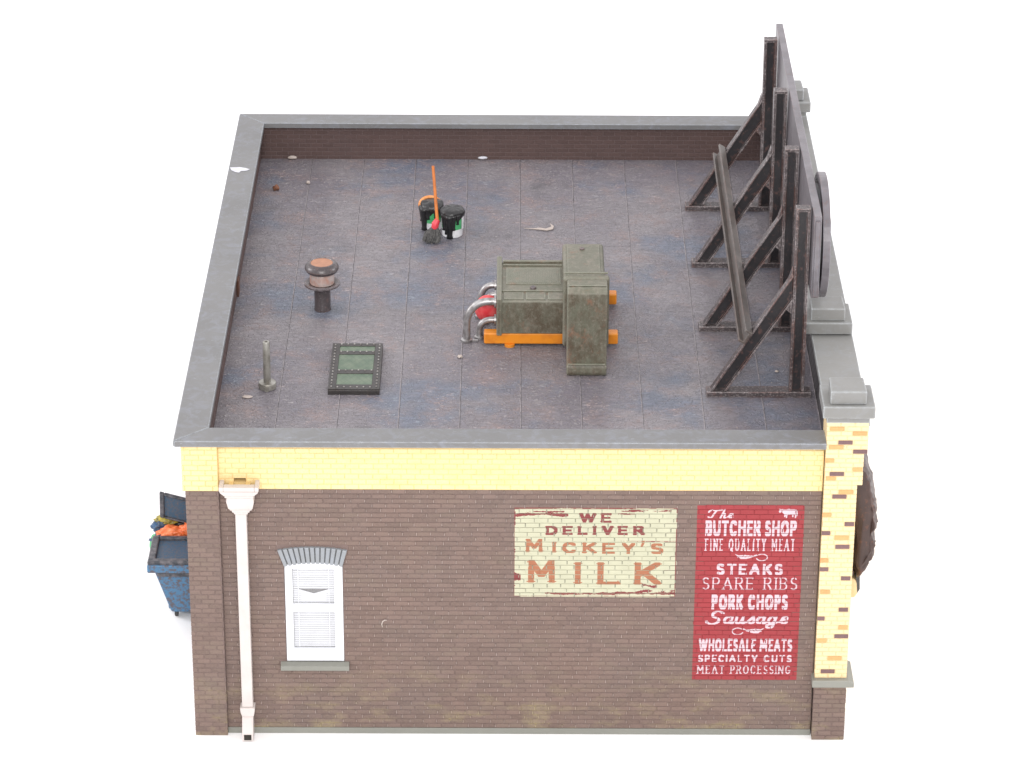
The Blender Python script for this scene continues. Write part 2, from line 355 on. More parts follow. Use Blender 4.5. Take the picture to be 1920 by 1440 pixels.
# --- brick lists
def arch_holes(z):
    if z < 1.235 or z > 3.487: return []
    if z < 1.37: return [(1.43, 2.54)]
    if z < 3.144: return [(WX0, WX1)]
    t = min(1, (z - 3.144) / .29); return [(1.52 - .105 * t, 2.465 + .085 * t)]
def insign(x, z, e_=0): return 5.2 + e_ < x < 7.79 - e_ and 2.6 < z < 4.21, 8.1 + e_ < x < 9.806 - e_ and 1.05 < z < 4.265
def wall_paint(x, z): q = insign(x, z, .09); return 'sign_cream' if q[0] else ('sign_red' if q[1] else 'brown_brick')
main = lay(PLX, 10.07, .11, 4.53, WY, -.053, 'wall', wall_paint, holes=arch_holes)
def band_holes(z): return [(SCX0, SCX1)] if SCZ0 - .03 < z < SCZ1 + .03 else []
lay(PLX, 10.07, 4.53, 5.355, WY - .012, -.068, 'wall', lambda x, z: 'yellow_brick', holes=band_holes, hb=.0875)
lay(.0, PLX, 0.0, 4.53, -.150, -.142, 'pilaster', lambda x, z: 'brown_brick', first=.08)
lay(-.045, PLX, 4.53, 5.355, -.156, -.148, 'pilaster', lambda x, z: 'yellow_brick', first=.05, hb=.0875)
OR = [(10.24, 5.73), (10.6, 5.65), (10.24, 5.39), (10.14, 5.16), (10.59, 5.0), (10.18, 4.82), (10.43, 4.61), (10.14, 4.19), (10.4, 3.76), (10.13, 3.34), (10.18, 2.76), (10.5, 2.16), (10.17, 1.91), (10.39, 1.56)]
PU = [(10.38, 5.48), (10.62, 5.31), (10.27, 4.9), (10.33, 4.53), (10.51, 4.02), (10.14, 3.85), (10.42, 3.6), (10.14, 3.18), (10.5, 3.0), (10.49, 2.5), (10.12, 2.33), (10.48, 1.99), (10.29, 1.33)]
def pier_rows(x0, x1, z0, z1, yf, ym):
    L = lay(x0, x1, z0, z1, yf, ym, 'pier', lambda x, z: 'cream_brick', hb=.083, jit=.001)
    for P, k in ((OR, 'orange_brick'), (PU, 'plum_brick')):
        for (x, z) in P:
            if not (z0 <= z < z1): continue
            row = [b for b in L if b['z0'] - .012 <= z <= b['z1'] + .012]
            if not row: continue
            hw = .112 if .12 < x - x0 < (x1 - x0) - .12 else .075
            zc = row[0]
            for b in [b for b in row if abs(b['z0'] - zc['z0']) < .01]:
                L.remove(b); ALL.remove(b)
                for (u, v) in ((b['x0'], min(b['x1'], x - hw - 2 * J)), (max(b['x0'], x + hw + 2 * J), b['x1'])):
                    if v - u > .03: d = dict(b); d['x0'] = u; d['x1'] = v; L.append(d); ALL.append(d)
            d = dict(zc); d['x0'] = max(x0 + .004, x - hw); d['x1'] = min(x1 - .004, x + hw); d['m'] = k; d['yf'] = zc['yf'] - .004; L.append(d); ALL.append(d)
pier_rows(10.073, 10.607, 1.18, 4.715, -.215, -.205)
pier_rows(10.073, 10.688, 4.715, 5.27, -.217, -.207)
pier_rows(10.073, 10.745, 5.27, 5.83, -.219, -.209)
lay(10.073, 10.617, 0, 1.045, -.215, -.205, 'pier', lambda x, z: 'brown_brick', hb=.0865)
# --- the 300 largest in view are bricks of their own, the rest one stuff part per wall
for b in ALL:
    c = Vector(((b['x0'] + b['x1']) / 2, b['yf'], (b['z0'] + b['z1']) / 2)); d = (c - CAM).dot(CF)
    b['s'] = (b['x1'] - b['x0']) * (b['z1'] - b['z0']) / d ** 2 * (1.35 if b['m'] in ('orange_brick', 'plum_brick') else 1)
ALL.sort(key=lambda b: -b['s']); cache = {}
rest = {}
for i, b in enumerate(ALL):
    if i < 298:
        L = round(b['x1'] - b['x0'], 3); H = round(b['z1'] - b['z0'], 3); dp = round(b['ym'] - b['yf'] + .004, 3); k = (round(L / .004), H, dp, b['m'])
        if k not in cache:
            mm = MB().mat(b['m']); brick_geo(mm, -L / 2, L / 2, -H / 2, H / 2, 0, dp); ROOT, sv = (0, 0, 0), ROOT
            o = mm.build('brick', None, walls[b['w']]); ROOT = sv; cache[k] = o
        else:
            o = cache[k].copy(); C.objects.link(o); o.parent = walls[b['w']]
        o.location = ((b['x0'] + b['x1']) / 2 - ROOT[0], b['yf'] - ROOT[1], (b['z0'] + b['z1']) / 2 - ROOT[2])
    else: rest.setdefault(b['w'], []).append(b)
for wn, L in rest.items():
    m = MB()
    for b in L:
        m.mat(b['m']); brick_geo(m, b['x0'], b['x1'], b['z0'], b['z1'], b['yf'], b['ym'] + .004)
    m.build('brickwork', None, walls[wn], stuff=True)

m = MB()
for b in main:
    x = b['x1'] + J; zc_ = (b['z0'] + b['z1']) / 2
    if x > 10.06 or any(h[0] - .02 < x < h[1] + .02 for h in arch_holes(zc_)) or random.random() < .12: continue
    q = insign(x, zc_); m.mat('sign_joint_shade' if q[0] else ('sign_red' if q[1] else 'mortar_bead'))
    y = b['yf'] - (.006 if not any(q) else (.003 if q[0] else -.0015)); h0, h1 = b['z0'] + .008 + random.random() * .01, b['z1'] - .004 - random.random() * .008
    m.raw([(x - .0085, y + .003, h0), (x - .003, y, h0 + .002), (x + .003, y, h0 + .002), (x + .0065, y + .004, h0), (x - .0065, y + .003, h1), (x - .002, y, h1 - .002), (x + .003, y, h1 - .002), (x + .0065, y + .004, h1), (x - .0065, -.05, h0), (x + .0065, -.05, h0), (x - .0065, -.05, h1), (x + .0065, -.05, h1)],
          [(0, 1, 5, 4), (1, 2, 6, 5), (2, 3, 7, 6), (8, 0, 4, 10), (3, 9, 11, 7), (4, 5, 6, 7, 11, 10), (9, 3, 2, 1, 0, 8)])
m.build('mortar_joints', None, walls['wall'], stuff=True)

# --- inner parapets (back, left, right), facade and rear walls
def side_bricks(m, ax, u0, u1, z0, z1, f, back, hb=.0872, sgn=-1):
    n = int(round((z1 - z0) / hb)); h = (z1 - z0) / n
    for r in range(n):
        x = u0 - (r % 2) * .11 - .02
        while x < u1:
            p, q = max(x, u0) + J, min(x + LB, u1) - J; x += LB
            if q - p < .03: continue
            mm = MB(); brick_geo(mm, p, q, z0 + r * h + J, z0 + (r + 1) * h - J, f + random.uniform(-.002, .002), back, .005)
            if ax == 'y': m.raw(mm.v, mm.f)
            elif sgn > 0: m.raw([(-(y), x_, z) for x_, y, z in mm.v], mm.f)      # faces +x (f given negative)
            else: m.raw([(y, -x_ , z) for x_, y, z in mm.v], mm.f)
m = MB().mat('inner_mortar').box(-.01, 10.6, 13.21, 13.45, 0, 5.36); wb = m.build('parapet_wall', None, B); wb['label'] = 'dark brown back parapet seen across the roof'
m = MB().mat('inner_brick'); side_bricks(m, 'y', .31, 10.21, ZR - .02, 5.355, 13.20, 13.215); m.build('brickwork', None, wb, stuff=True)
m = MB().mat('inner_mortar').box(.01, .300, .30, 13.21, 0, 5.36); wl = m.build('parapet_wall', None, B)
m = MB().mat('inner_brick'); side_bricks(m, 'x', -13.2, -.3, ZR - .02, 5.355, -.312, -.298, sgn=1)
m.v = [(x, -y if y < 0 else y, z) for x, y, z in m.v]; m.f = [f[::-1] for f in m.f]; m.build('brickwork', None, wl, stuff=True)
m = MB().mat('dark_parapet').box(10.225, 10.55, .36, 13.21, 0, 5.50); wr = m.build('parapet_wall', None, B)
m = MB().mat('dark_parapet'); side_bricks(m, 'x', -13.2, -.36, ZR - .02, 5.49, 10.21, 10.227, sgn=-1); m.build('brickwork', None, wr, stuff=True)
m = MB().mat('cream_mortar').box(10.551, 10.56, .41, 13.40, 0, 5.49); fa = m.build('facade_wall', None, B)
m = MB().mat('cream_brick'); side_bricks(m, 'x', .42, 13.3, 0.02, 5.48, -10.572, -10.558, sgn=1); m.build('brickwork', None, fa, stuff=True)
m = MB().mat('inner_brick').box(.31, 10.15, .29, .31, ZR - .1, 5.36); m.build('parapet_wall', None, B)
for yy in (3.81, 8.03, 12.98):
    m = MB().mat('yellow_mortar')
    m.box(10.56, 10.69, yy - .3, yy + .3, 0.0, 5.49); m.build('pier', None, B)

# --- plinth, sill, base cap
m = MB().box(PLX + .002, 10.07, -.072, -.051, 0.0, .108); m.build('plinth', 'sill_grey', B, bevel=.004)
m = MB().prism([(10.04, 1.045), (10.72, 1.045), (10.72, 1.13), (10.625, 1.178), (10.04, 1.178)], -.30, .40, 'y'); m.build('pier_base', 'sill_grey', B, bevel=.012)
# --- coping (mitred)
def coping(poly, zt=ZT, th=.105, k='coping_grey'):
    m = MB().prism(poly, zt - th, zt, 'z'); return m.build('coping', k, B, bevel=.012)
e = .006
x0f, x0b, wx, wy, yb = -.143, -.105, .525, .483, 13.585
coping([(x0f, -.248 + e * 2), (x0f + wx - .0, -.248 + wy + e), (x0b + wx - .02, yb - wy - e), (x0b, yb - 2 * e)][::-1])
coping([(x0f + e * 2, -.248), (10.085, -.248), (10.085, -.248 + wy), (x0f + wx + e, -.248 + wy)])
coping([(x0b + wx - .02, yb - wy), (10.14, yb - wy), (10.14, yb), (x0b + e, yb)])
coping([(10.13, .3), (10.81, .3), (10.81, 13.585), (10.13, 13.585)], 5.6, .11, 'cap_grey')
for yc, dz in ((.10, 0), (3.81, -.305), (8.03, -.305), (12.98, 0)):
    m = MB().box(10.0 + (.02 if dz else 0), 10.815 - (.01 if dz else 0), yc - .4, yc + .4, 5.925 + dz, 6.135 + dz); o = m.build('pier_cap', 'cap_grey', B, bevel=.022, seg=3)
    m = MB().prism([(10.11, yc - .32), (10.68, yc - .32), (10.665, yc + .2), (10.125, yc + .2)], 6.1355 + dz, 6.36 + dz, 'z'); m.build('cap_block', 'cap_grey', o, bevel=.022, seg=3)
    if not dz: m = MB().box(10.07, 10.74, yc - .335, yc + .33, 5.825, 5.925); m.build('cap_neck', 'cap_grey', o)

# --- roof deck and felt sheets
m = MB().box(.30, 10.226, .30, 13.21, ZR - .2, ZR - .016); deck = m.build('roof_deck', 'tar_black', B)
xs = [.312] + [1.314 + k for k in range(9)] + [10.208]
cuts = [[6.9], [8.9], [5.6, 10.6], [9.8], [6.3], [11.2], [4.4, 9.1], [7.5], [10.2], [5.2]]
for i in range(len(xs) - 1):
    ys = [.32] + cuts[i] + [13.198]
    for k in range(len(ys) - 1):
        dz = random.uniform(-.002, .002)
        m = MB().mat('roofing_felt').box(xs[i] + .003, xs[i + 1] - .004, ys[k] + .001, ys[k + 1] - .001, ZR - .016, ZR + dz)
        m.mat('felt_seam').box(xs[i + 1] - .016, xs[i + 1] - .0041, ys[k] + .0035, ys[k + 1] - .0035, ZR - .015, ZR + dz + .006)
        m.build('roofing_sheet', None, deck)
m = MB().box(.313, .355, 6.82, 7.05, ZR, 5.0); m.build('scupper_box', 'box_timber', B, bevel=.006)

# --- window
W = bpy.data.objects.new('window', None); C.objects.link(W); W.parent = B
m = MB()
def zc(x): return 3.15 + .05 * (1 - ((x - 1.993) / .47) ** 2)
N = 12; XA, XB = WX0 + .004, WX1 - .004
top = [(XA + (XB - XA) * i / N, zc(XA + (XB - XA) * i / N)) for i in range(N + 1)]
m.prism([(XA, 3.087), (XB, 3.087)] + top[::-1], -.045, .05)
m.box(XA, 1.631, -.0452, .05, 1.574, 3.087); m.box(2.339, XB, -.0452, .05, 1.574, 3.087); m.box(XA, XB, -.045, .05, 1.362, 1.574)
m.build('frame', 'window_white', W, bevel=.006)
m = MB().box(XA + .05, XB - .05, -.075, -.0455, 1.40, 1.48); m.build('frame', 'window_white', W, bevel=.006)
m = MB().box(1.6315, 2.3385, -.056, .04, 2.295, 2.40); m.build('sash_bar', 'window_white', W, bevel=.008)
for (z0, z1) in ((1.575, 2.294), (2.401, 3.086)):
    m = MB()
    m.box(1.632, 1.650, -.035, .02, z0, z1); m.box(2.320, 2.338, -.035, .02, z0, z1); m.box(1.650, 2.320, -.035, .02, z0, z0 + .016); m.box(1.650, 2.320, -.035, .02, z1 - .016, z1)
    m.build('sash', 'window_white', W)
    m = MB().box(1.651, 2.319, -.012, -.008, z0 + .017, z1 - .017); m.build('pane', 'glass', W)
m = MB().box(1.60, 2.37, .045, .05, 1.55, 3.12); m.build('backing', 'blind_back', W)
z = 1.60; k = 0
while z < 3.06:
    if not (2.285 < z < 2.385):
        m = MB(); p, t, dd = .041, .003, .006
        bend = .085 if 2.60 < z < 2.64 else 0
        X = [1.655, 1.74, 1.985, 2.232, 2.316]
        if bend: Zs = [0, -.004, -bend, -.004, 0]
        elif 2.44 < z <= 2.60: Zs = [0, 0, -.068 * (z - 2.42) / .18, 0, 0]
        else: Zs = [0] * 5
        for i in range(4):
            a0, a1 = Zs[i], Zs[i + 1]
            ty = .025
            m.raw([(X[i], ty, z + a0), (X[i + 1], ty, z + a1), (X[i + 1], ty + dd, z + p * .76 + a1 * 1), (X[i], ty + dd, z + p * .76 + a0 * 1),
                   (X[i], ty + t, z + a0), (X[i + 1], ty + t, z + a1), (X[i + 1], ty + dd + t, z + p * .76 + a1 * 1), (X[i], ty + dd + t, z + p * .76 + a0 * 1)],
                  [(0, 1, 2, 3), (7, 6, 5, 4), (0, 4, 5, 1), (3, 2, 6, 7)])
        m.build('blind_slat', 'blind_white', W)
    z += .0413; k += 1
for x in (1.738, 2.230):
    m = MB().box(x - .005, x + .005, .014, .020, 1.6, 3.07); m.build('blind_cord', 'window_white', W)
m = MB().prism([(-.165, 1.262), (-.165, 1.325), (-.075, 1.36), (.03, 1.36), (.03, 1.238), (-.155, 1.238)], 1.432, 2.54, 'x'); m.build('sill', 'sill_grey', W, bevel=.005)
NV = 13
for i in range(NV):
    u0 = -1 + 2 * i / NV; u1 = -1 + 2 * (i + 1) / NV; g_ = .011
    def q(u, t):
        xi = 1.993 + .475 * u; xo = 1.980 + .565 * u; zi = 3.137 + .058 * (1 - u * u); zo = 3.432 + .058 * (1 - u * u)
        return (xi + (xo - xi) * t, zi + (zo - zi) * t)
    u0 += g_ * 1.6; u1 -= g_ * 1.6
    m = MB().prism([q(u0, 0), q(u1, 0), q(u1, 1), q(u0, 1)], -.105, -.03); m.build('arch_brick', 'voussoir_grey', W, bevel=.012, seg=3)
m = MB().prism([(1.522, 3.146), (1.425, 3.43)] + [(1.98 + .56 * (-1 + .2 * i), 3.425 + .058 * (1 - (-1 + .2 * i) ** 2)) for i in range(11)] + [(2.54, 3.425), (2.462, 3.146)] + [(1.993 + .468 * (1 - .2 * i), 3.146 + .05 * (1 - (1 - .2 * i) ** 2)) for i in range(11)], -.060, -.0505); m.build('arch_mortar', 'coping_grey', W)

# --- downpipe
D = bpy.data.objects.new('downpipe', None); C.objects.link(D); D.parent = B
def hop(m, x0, x1, z0, z1, y, y2=None, cx=.868):
    m.raw([(x0, y, z1), (x1, y, z1), (x1, -.07, z1), (x0, -.07, z1), (x0 + 0, y, z0), (x1, y, z0), (x1, -.07, z0), (x0, -.07, z0)], [(0, 1, 2, 3), (7, 6, 5, 4), (4, 5, 1, 0), (5, 6, 2, 1), (6, 7, 3, 2), (7, 4, 0, 3)])
m = MB()
m.box(.555, .625, -.36, -.077, 4.625, 4.70); m.box(1.115, 1.182, -.36, -.077, 4.625, 4.70); m.box(.625, 1.115, -.36, -.235, 4.625, 4.70)
m.build('hopper_rim', 'pipe_white', D, bevel=.012)
m = MB()
m.box(.70, .772, -.23, -.077, 4.63, 4.665); m.box(.968, 1.04, -.23, -.077, 4.63, 4.665); m.build('hopper_lining', 'yellow_mortar', D)
m = MB()
m.prism([(.565, 4.62), (1.172, 4.62), (1.172, 4.60), (1.105, 4.545), (.630, 4.545), (.565, 4.60)], -.352, -.078)
m.prism([(.64, 4.544), (1.098, 4.544), (1.098, 4.50), (.64, 4.50)], -.335, -.0782)
m.prism([(.668, 4.499), (1.092, 4.499), (1.10, 4.42), (1.075, 4.30), (.692, 4.30), (.662, 4.42)], -.325, -.0786)
m.prism([(.70, 4.299), (1.068, 4.299), (1.055, 4.26), (.715, 4.26)], -.30, -.0788)
m.prism([(.735, 4.259), (1.032, 4.259), (1.02, 4.215), (.75, 4.215)], -.285, -.0791)
m.prism([(.765, 4.214), (1.0, 4.214), (.99, 4.175), (.78, 4.175)], -.27, -.0794)
m.build('hopper', 'pipe_white', D, bevel=.010)
m = MB().box(.79, .968, -.25, -.08, .60, 4.174); m.build('pipe', 'pipe_white', D, bevel=.014)
m = MB().prism([(.755, .60), (1.0, .60), (.99, .50), (.975, .44), (.79, .44), (.768, .50)], -.285, -.08); m.build('collar', 'pipe_white', D, bevel=.012)
m = MB()
m.prism([(-.25, .44), (-.08, .44), (-.08, .02), (-.36, .02), (-.36, .17)], .785, .965, 'x'); m.build('shoe', 'pipe_white', D, bevel=.008)
m = MB().box(.815, .935, -.366, -.355, .045, .145); m.build('outlet', 'hole_dark', D)

# ------------------------------------------------------------------ painted adverts (paint follows the bricks, cell by cell)
def arc(cx, cy, rx, ry, a0, a1, n=10): return [(cx + rx * math.cos(math.radians(a0 + (a1 - a0) * i / n)), cy + ry * math.sin(math.radians(a0 + (a1 - a0) * i / n))) for i in range(n + 1)]
G = {
 'A': (.9, [[(0, 0), (.45, 1), (.9, 0)], [(.18, .33), (.72, .33)]]), 'B': (.7, [[(0, 0), (0, 1), (.4, 1)] + arc(.4, .76, .26, .24, 90, -90) + [(0, .52)], [(.4, .52)] + arc(.42, .26, .28, .26, 90, -90) + [(0, 0)]]),
 'C': (.8, [arc(.42, .5, .42, .5, 42, 318, 16)]), 'D': (.8, [[(0, 0), (0, 1), (.32, 1)] + arc(.34, .5, .46, .5, 90, -90, 12) + [(0, 0)]]),
 'E': (.65, [[(.65, 1), (0, 1), (0, 0), (.65, 0)], [(0, .51), (.55, .51)]]), 'F': (.62, [[(.62, 1), (0, 1), (0, 0)], [(0, .5), (.5, .5)]]),
 'G': (.85, [arc(.42, .5, .42, .5, 45, 345, 16) + [(.83, .42), (.5, .42)]]), 'H': (.8, [[(0, 0), (0, 1)], [(.8, 0), (.8, 1)], [(0, .52), (.8, .52)]]),
 'I': (.0, [[(0, 0), (0, 1)]]), 'K': (.75, [[(0, 0), (0, 1)], [(.72, 1), (.02, .42)], [(.22, .58), (.75, 0)]]), 'L': (.62, [[(0, 1), (0, 0), (.62, 0)]]),
 'M': (1.1, [[(0, 0), (0.02, 1), (.5, .3), (.98, 1), (1.0, 0)]]), 'N': (.8, [[(0, 0), (0, 1), (.8, 0), (.8, 1)]]), 'O': (.9, [arc(.45, .5, .45, .5, 0, 360, 20)]),
 'P': (.68, [[(0, 0), (0, 1), (.38, 1)] + arc(.38, .73, .3, .27, 90, -90) + [(0, .46)]]), 'Q': (.9, [arc(.45, .5, .45, .5, 0, 360, 20), [(.5, .2), (.85, -.1)]]),
 'R': (.75, [[(0, 0), (0, 1), (.4, 1)] + arc(.4, .75, .28, .25, 90, -90) + [(0, .5)], [(.35, .5), (.75, 0)]]),
 'S': (.66, [arc(.33, .75, .30, .25, 35, 180, 8) + arc(.33, .75, .30, .25, 180, 270, 6)[1:] + arc(.33, .25, .33, .25, 90, -145, 12)[1:]]),
 'T': (.75, [[(0, 1), (.75, 1)], [(.375, 1), (.375, 0)]]), 'U': (.8, [[(0, 1), (0, .4)] + arc(.4, .4, .4, .4, 180, 360, 12) + [(.8, 1)]]),
 'V': (.85, [[(0, 1), (.42, 0), (.85, 1)]]), 'W': (1.25, [[(0, 1), (.32, 0), (.62, .95), (.93, 0), (1.25, 1)]]), 'Y': (.8, [[(0, 1), (.4, .48), (.8, 1)], [(.4, .48), (.4, 0)]]),
 "'": (.2, [[(.15, 1), (.16, .6), (0, .2)]]),
 't': (1.0, [[(.0, .72)] + arc(.22, .75, .2, .22, 180, 90, 5) + [(.55, .9), (1.05, 1.0)], [(.62, .93), (.45, .3)] + arc(.27, .22, .18, .2, 0, -150, 7)]),
 'h': (.62, [[(0.06, 0), (.22, 1.05)], [(.12, .35)] + arc(.3, .38, .14, .2, 150, 20, 6) + [(.42, .1), (.5, 0), (.64, .1)]]),
 'e': (.5, [[(-.02, .1), (.12, .26), (.38, .34)] + arc(.26, .38, .15, .18, 0, 180, 7) + arc(.28, .26, .2, .24, 170, 330, 8)]),
 'a': (.56, [arc(.22, .27, .2, .26, 40, 330, 12), [(.42, .52), (.40, .12), (.48, 0), (.60, .12)]]), 'u': (.58, [[(0, .5), (.02, .15)] + arc(.18, .16, .15, .15, 190, 340, 6) + [(.4, .52)], [(.4, .5), (.4, .1), (.48, 0), (.6, .12)]]),
 's': (.48, [[(-.06, .08), (.26, .55), (.38, .2)] + arc(.22, .14, .16, .13, 20, -160, 7)]), 'g': (.58, [arc(.22, .27, .2, .26, 40, 330, 12), [(.44, .52), (.40, -.12)] + arc(.2, -.18, .2, .18, 0, -200, 10) + [(.3, -.05), (.6, .12)]]),
 '$': (.8, [[(.0, .2)] + arc(.3, .25, .32, .26, 200, 430, 12) + arc(.44, .75, .24, .25, 240, 60, 10)[0:] + [(.72, .86)]]),
}
class Sign:
    def __init__(s, x0, x1, z0, z1, cell=.0062):
        s.x0, s.z0, s.c = x0, z0, cell; s.nx = int(round((x1 - x0) / cell)); s.nz = int(round((z1 - z0) / cell)); s.g = np.zeros((s.nz, s.nx), np.int16); s.kind = {}
        s.X = x0 + (np.arange(s.nx) + .5) * cell; s.Z = z0 + (np.arange(s.nz) + .5) * cell
    def seg(s, p, q, wx, wz, v):
        i0 = max(0, int((min(p[0], q[0]) - wx - s.x0) / s.c) - 1); i1 = min(s.nx, int((max(p[0], q[0]) + wx - s.x0) / s.c) + 2)
        j0 = max(0, int((min(p[1], q[1]) - wz - s.z0) / s.c) - 1); j1 = min(s.nz, int((max(p[1], q[1]) + wz - s.z0) / s.c) + 2)
        if i1 <= i0 or j1 <= j0: return
        X, Z = np.meshgrid(s.X[i0:i1], s.Z[j0:j1]); dx, dz = q[0] - p[0], q[1] - p[1]; lo = np.zeros_like(X); hi = np.ones_like(X)
        for (U, d, u0, wd) in ((X, dx, p[0], wx), (Z, dz, p[1], wz)):
            if abs(d) < 1e-9:
                bad = np.abs(U - u0) > wd; lo[bad] = 2
            else:
                a_ = (U - u0 - wd) / d; b_ = (U - u0 + wd) / d; lo = np.maximum(lo, np.minimum(a_, b_)); hi = np.minimum(hi, np.maximum(a_, b_))
        s.g[j0:j1, i0:i1][lo <= hi] = v
    def new(s, v): k = 100 + len(s.kind); s.kind[k] = v; return k
    def glyph(s, ch, x0, x1, z0, z1, wx, wz, v, serif=0, shear=0, thin=None, z_slope=0):
        v = s.new(v)
        gw, st = G[ch]; H = z1 - z0 - 2 * wz; Wd = x1 - x0 - 2 * wx
        def P(p):
            u = (p[0] / gw if gw > 0 else .5); xx = x0 + wx + u * Wd; zz = z0 + wz + p[1] * H; return (xx + shear * (zz - z0), zz)
        for pl in st:
            Q = [P(p) for p in pl]
            for k in range(len(Q) - 1):
                s.seg(Q[k], Q[k + 1], wx, wz, v)
            if serif:
                for (e_, nb) in ((0, 1), (-1, -2)):
                    if ch in 'CGSOQ': continue
                    if abs(pl[e_][1] - pl[nb][1]) > .3 and (pl[e_][1] < .02 or pl[e_][1] > .98): s.seg((Q[e_][0] - serif - wx, Q[e_][1]), (Q[e_][0] + serif + wx, Q[e_][1]), 0.004, min(wz, .010), v)
                for k in range(1, len(Q) - 1):
                    if ch in 'EFLBDPRN' and pl[k][0] < .01 and (pl[k][1] < .02 or pl[k][1] > .98): s.seg((Q[k][0] - serif - wx, Q[k][1]), (Q[k][0], Q[k][1]), .004, min(wz, .010), v)
                    if ch in 'MN' and pl[k][1] > .98: s.seg((Q[k][0] - serif - wx, Q[k][1]), (Q[k][0], Q[k][1]), .004, min(wz, .010), v)
                if ch in 'ETFL':
                    ends = {'E': [(.65, 1), (.65, 0)], 'F': [(.62, 1)], 'L': [(.62, 0)], 'T': [(0, 1), (.75, 1)]}[ch]
                    for p in ends: a_ = P(p); s.seg((a_[0], a_[1]), (a_[0], a_[1] + (-1 if p[1] > .5 else 1) * (serif + wz)), .007, .004, v)
    def line(s, txt, x0, x1, z0, z1, wx, wz, v, serif=0, gap=.3, shear=0, space=.5, minw=.12):
        ws = [space if c == ' ' else max(G[c][0], minw) for c in txt]
        k = (x1 - x0) / (sum(ws) + gap * (len(txt) - 1)); x = x0
        for c, q in zip(txt, ws):
            if c != ' ': s.glyph(c, x, x + q * k, z0, z1, wx, wz, v, serif, shear)
            x += (q + gap) * k
    def poly(s, pts, v):
        X, Z = np.meshgrid(s.X, s.Z); ins = np.zeros(X.shape, bool); n = len(pts)
        for i in range(n):
            (xa, za), (xb, zb) = pts[i], pts[(i + 1) % n]
            if za == zb: continue
            cnd = ((za > Z) != (zb > Z)) & (X < (xb - xa) * (Z - za) / (zb - za) + xa); ins ^= cnd
        s.g[ins] = v
    def build(s, names, parent):
        # class of every cell: brick face or joint
        yv = np.full((s.nz, s.nx), -.0545, np.float32); idm = np.zeros((s.nz, s.nx), np.int32)
        for bi, b in enumerate(main):
            i0 = max(0, int(math.ceil((b['x0'] - s.x0) / s.c - .5))); i1 = min(s.nx, int(math.ceil((b['x1'] - s.x0) / s.c - .5)))
            j0 = max(0, int(math.ceil((b['z0'] - s.z0) / s.c - .5))); j1 = min(s.nz, int(math.ceil((b['z1'] - s.z0) / s.c - .5)))
            if i1 > i0 and j1 > j0: yv[j0:j1, i0:i1] = b['yf'] - .0018; idm[j0:j1, i0:i1] = bi + 1
        MBs = {v: MB() for v in list(names) + list(s.kind)}
        key = idm.astype(np.int64) * 1024 + s.g; active = {}
        def flush(r, j_end):
            (i0, i1, k), j0 = r
            v = k % 1024
            if v == 0: return
            y = float(yv[j0, i0]); X0, X1, Z0, Z1 = s.x0 + i0 * s.c, s.x0 + i1 * s.c, s.z0 + j0 * s.c, s.z0 + j_end * s.c
            MBs[v].face([(X0, y, Z0), (X1, y, Z0), (X1, y, Z1), (X0, y, Z1)])
        for j in range(s.nz):
            row = key[j]; ch = np.flatnonzero(np.diff(row)) + 1; st = np.concatenate(([0], ch, [s.nx])); cur = {}
            for a_, b_ in zip(st[:-1], st[1:]):
                t = (int(a_), int(b_), int(row[a_])); cur[t] = active.pop(t, j)
            for t, j0 in active.items(): flush((t, j0), j)
            active = cur
        for t, j0 in active.items(): flush((t, j0), s.nz)
        root = None
        for v, (nm, mt, lab) in names.items():
            if not MBs[v].f: continue
            o = MBs[v].build(nm, mt, root if root is not None else parent); 
            if lab: o['label'] = lab
            if root is None: root = o
        for v, c_ in s.kind.items():
            if MBs[v].f: MBs[v].build('letter', names[c_][1], root)
        return root
rng = np.random.RandomState(3)
def wob(n, sc, amp, seed):     # smooth 1-D noise
    r = np.random.RandomState(seed); out = np.zeros(n)
    for o_, a_ in ((1, 1), (2.3, .6), (5.1, .45), (11, .3)):
        kx = r.rand(int(n / sc * o_) + 3); out += a_ * (np.interp(np.arange(n) / sc * o_, np.arange(len(kx)), kx) - .5)
    return out * amp
S = Sign(5.205, 7.788, 2.600, 4.212); S.g[:] = 1
MI = [("W",6.239,6.499,3.947,4.117),("E",6.583,6.751,3.948,4.118),("D",5.707,5.894,3.719,3.884),("E",5.974,6.133,3.720,3.885),("L",6.216,6.371,3.721,3.886),("I",6.458,6.507,3.722,3.887),("V",6.601,6.778,3.723,3.888),("E",6.855,7.011,3.724,3.889),("R",7.099,7.276,3.725,3.890),("M",5.392,5.676,3.408,3.647),("I",5.809,5.878,3.400,3.598),("C",5.972,6.202,3.391,3.587),("K",6.296,6.512,3.388,3.584),("E",6.606,6.810,3.383,3.578),("Y",6.920,7.132,3.381,3.579),("'",7.215,7.299,3.507,3.629),("S",7.380,7.584,3.381,3.575),("M",5.417,5.911,2.845,3.257),("I",6.155,6.297,2.826,3.229),("L",6.519,6.937,2.818,3.225),("K",7.115,7.577,2.816,3.224)]
for i, (ch, a0, a1, b0, b1) in enumerate(MI):
    big = i >= 17; red = i < 9
    if big: wx, wz, se = .048, .026, .0
    elif red: wx, wz, se = .025, .018, 0
    else: wx, wz, se = .028, .018, 0
    if big and ch in 'IKLM': S.glyph(ch, a0 + (.02 if ch != 'M' else .01), a1 - .02, b0, b1, wx, .026, 2, .018)
    elif ch == "'": vv = S.new(2); S.seg((a0 + .03, b1 - .03), (a1 - .03, b1 - .03), .012, .025, vv); S.seg((a1 - .03, b1 - .03), (a0 + .02, b0 + .01), .015, .014, vv)
    else: S.glyph(ch, a0, a1, b0, b1, wx, wz, 3 if red else 2, .008 if red or ch in 'MIK' else 0)
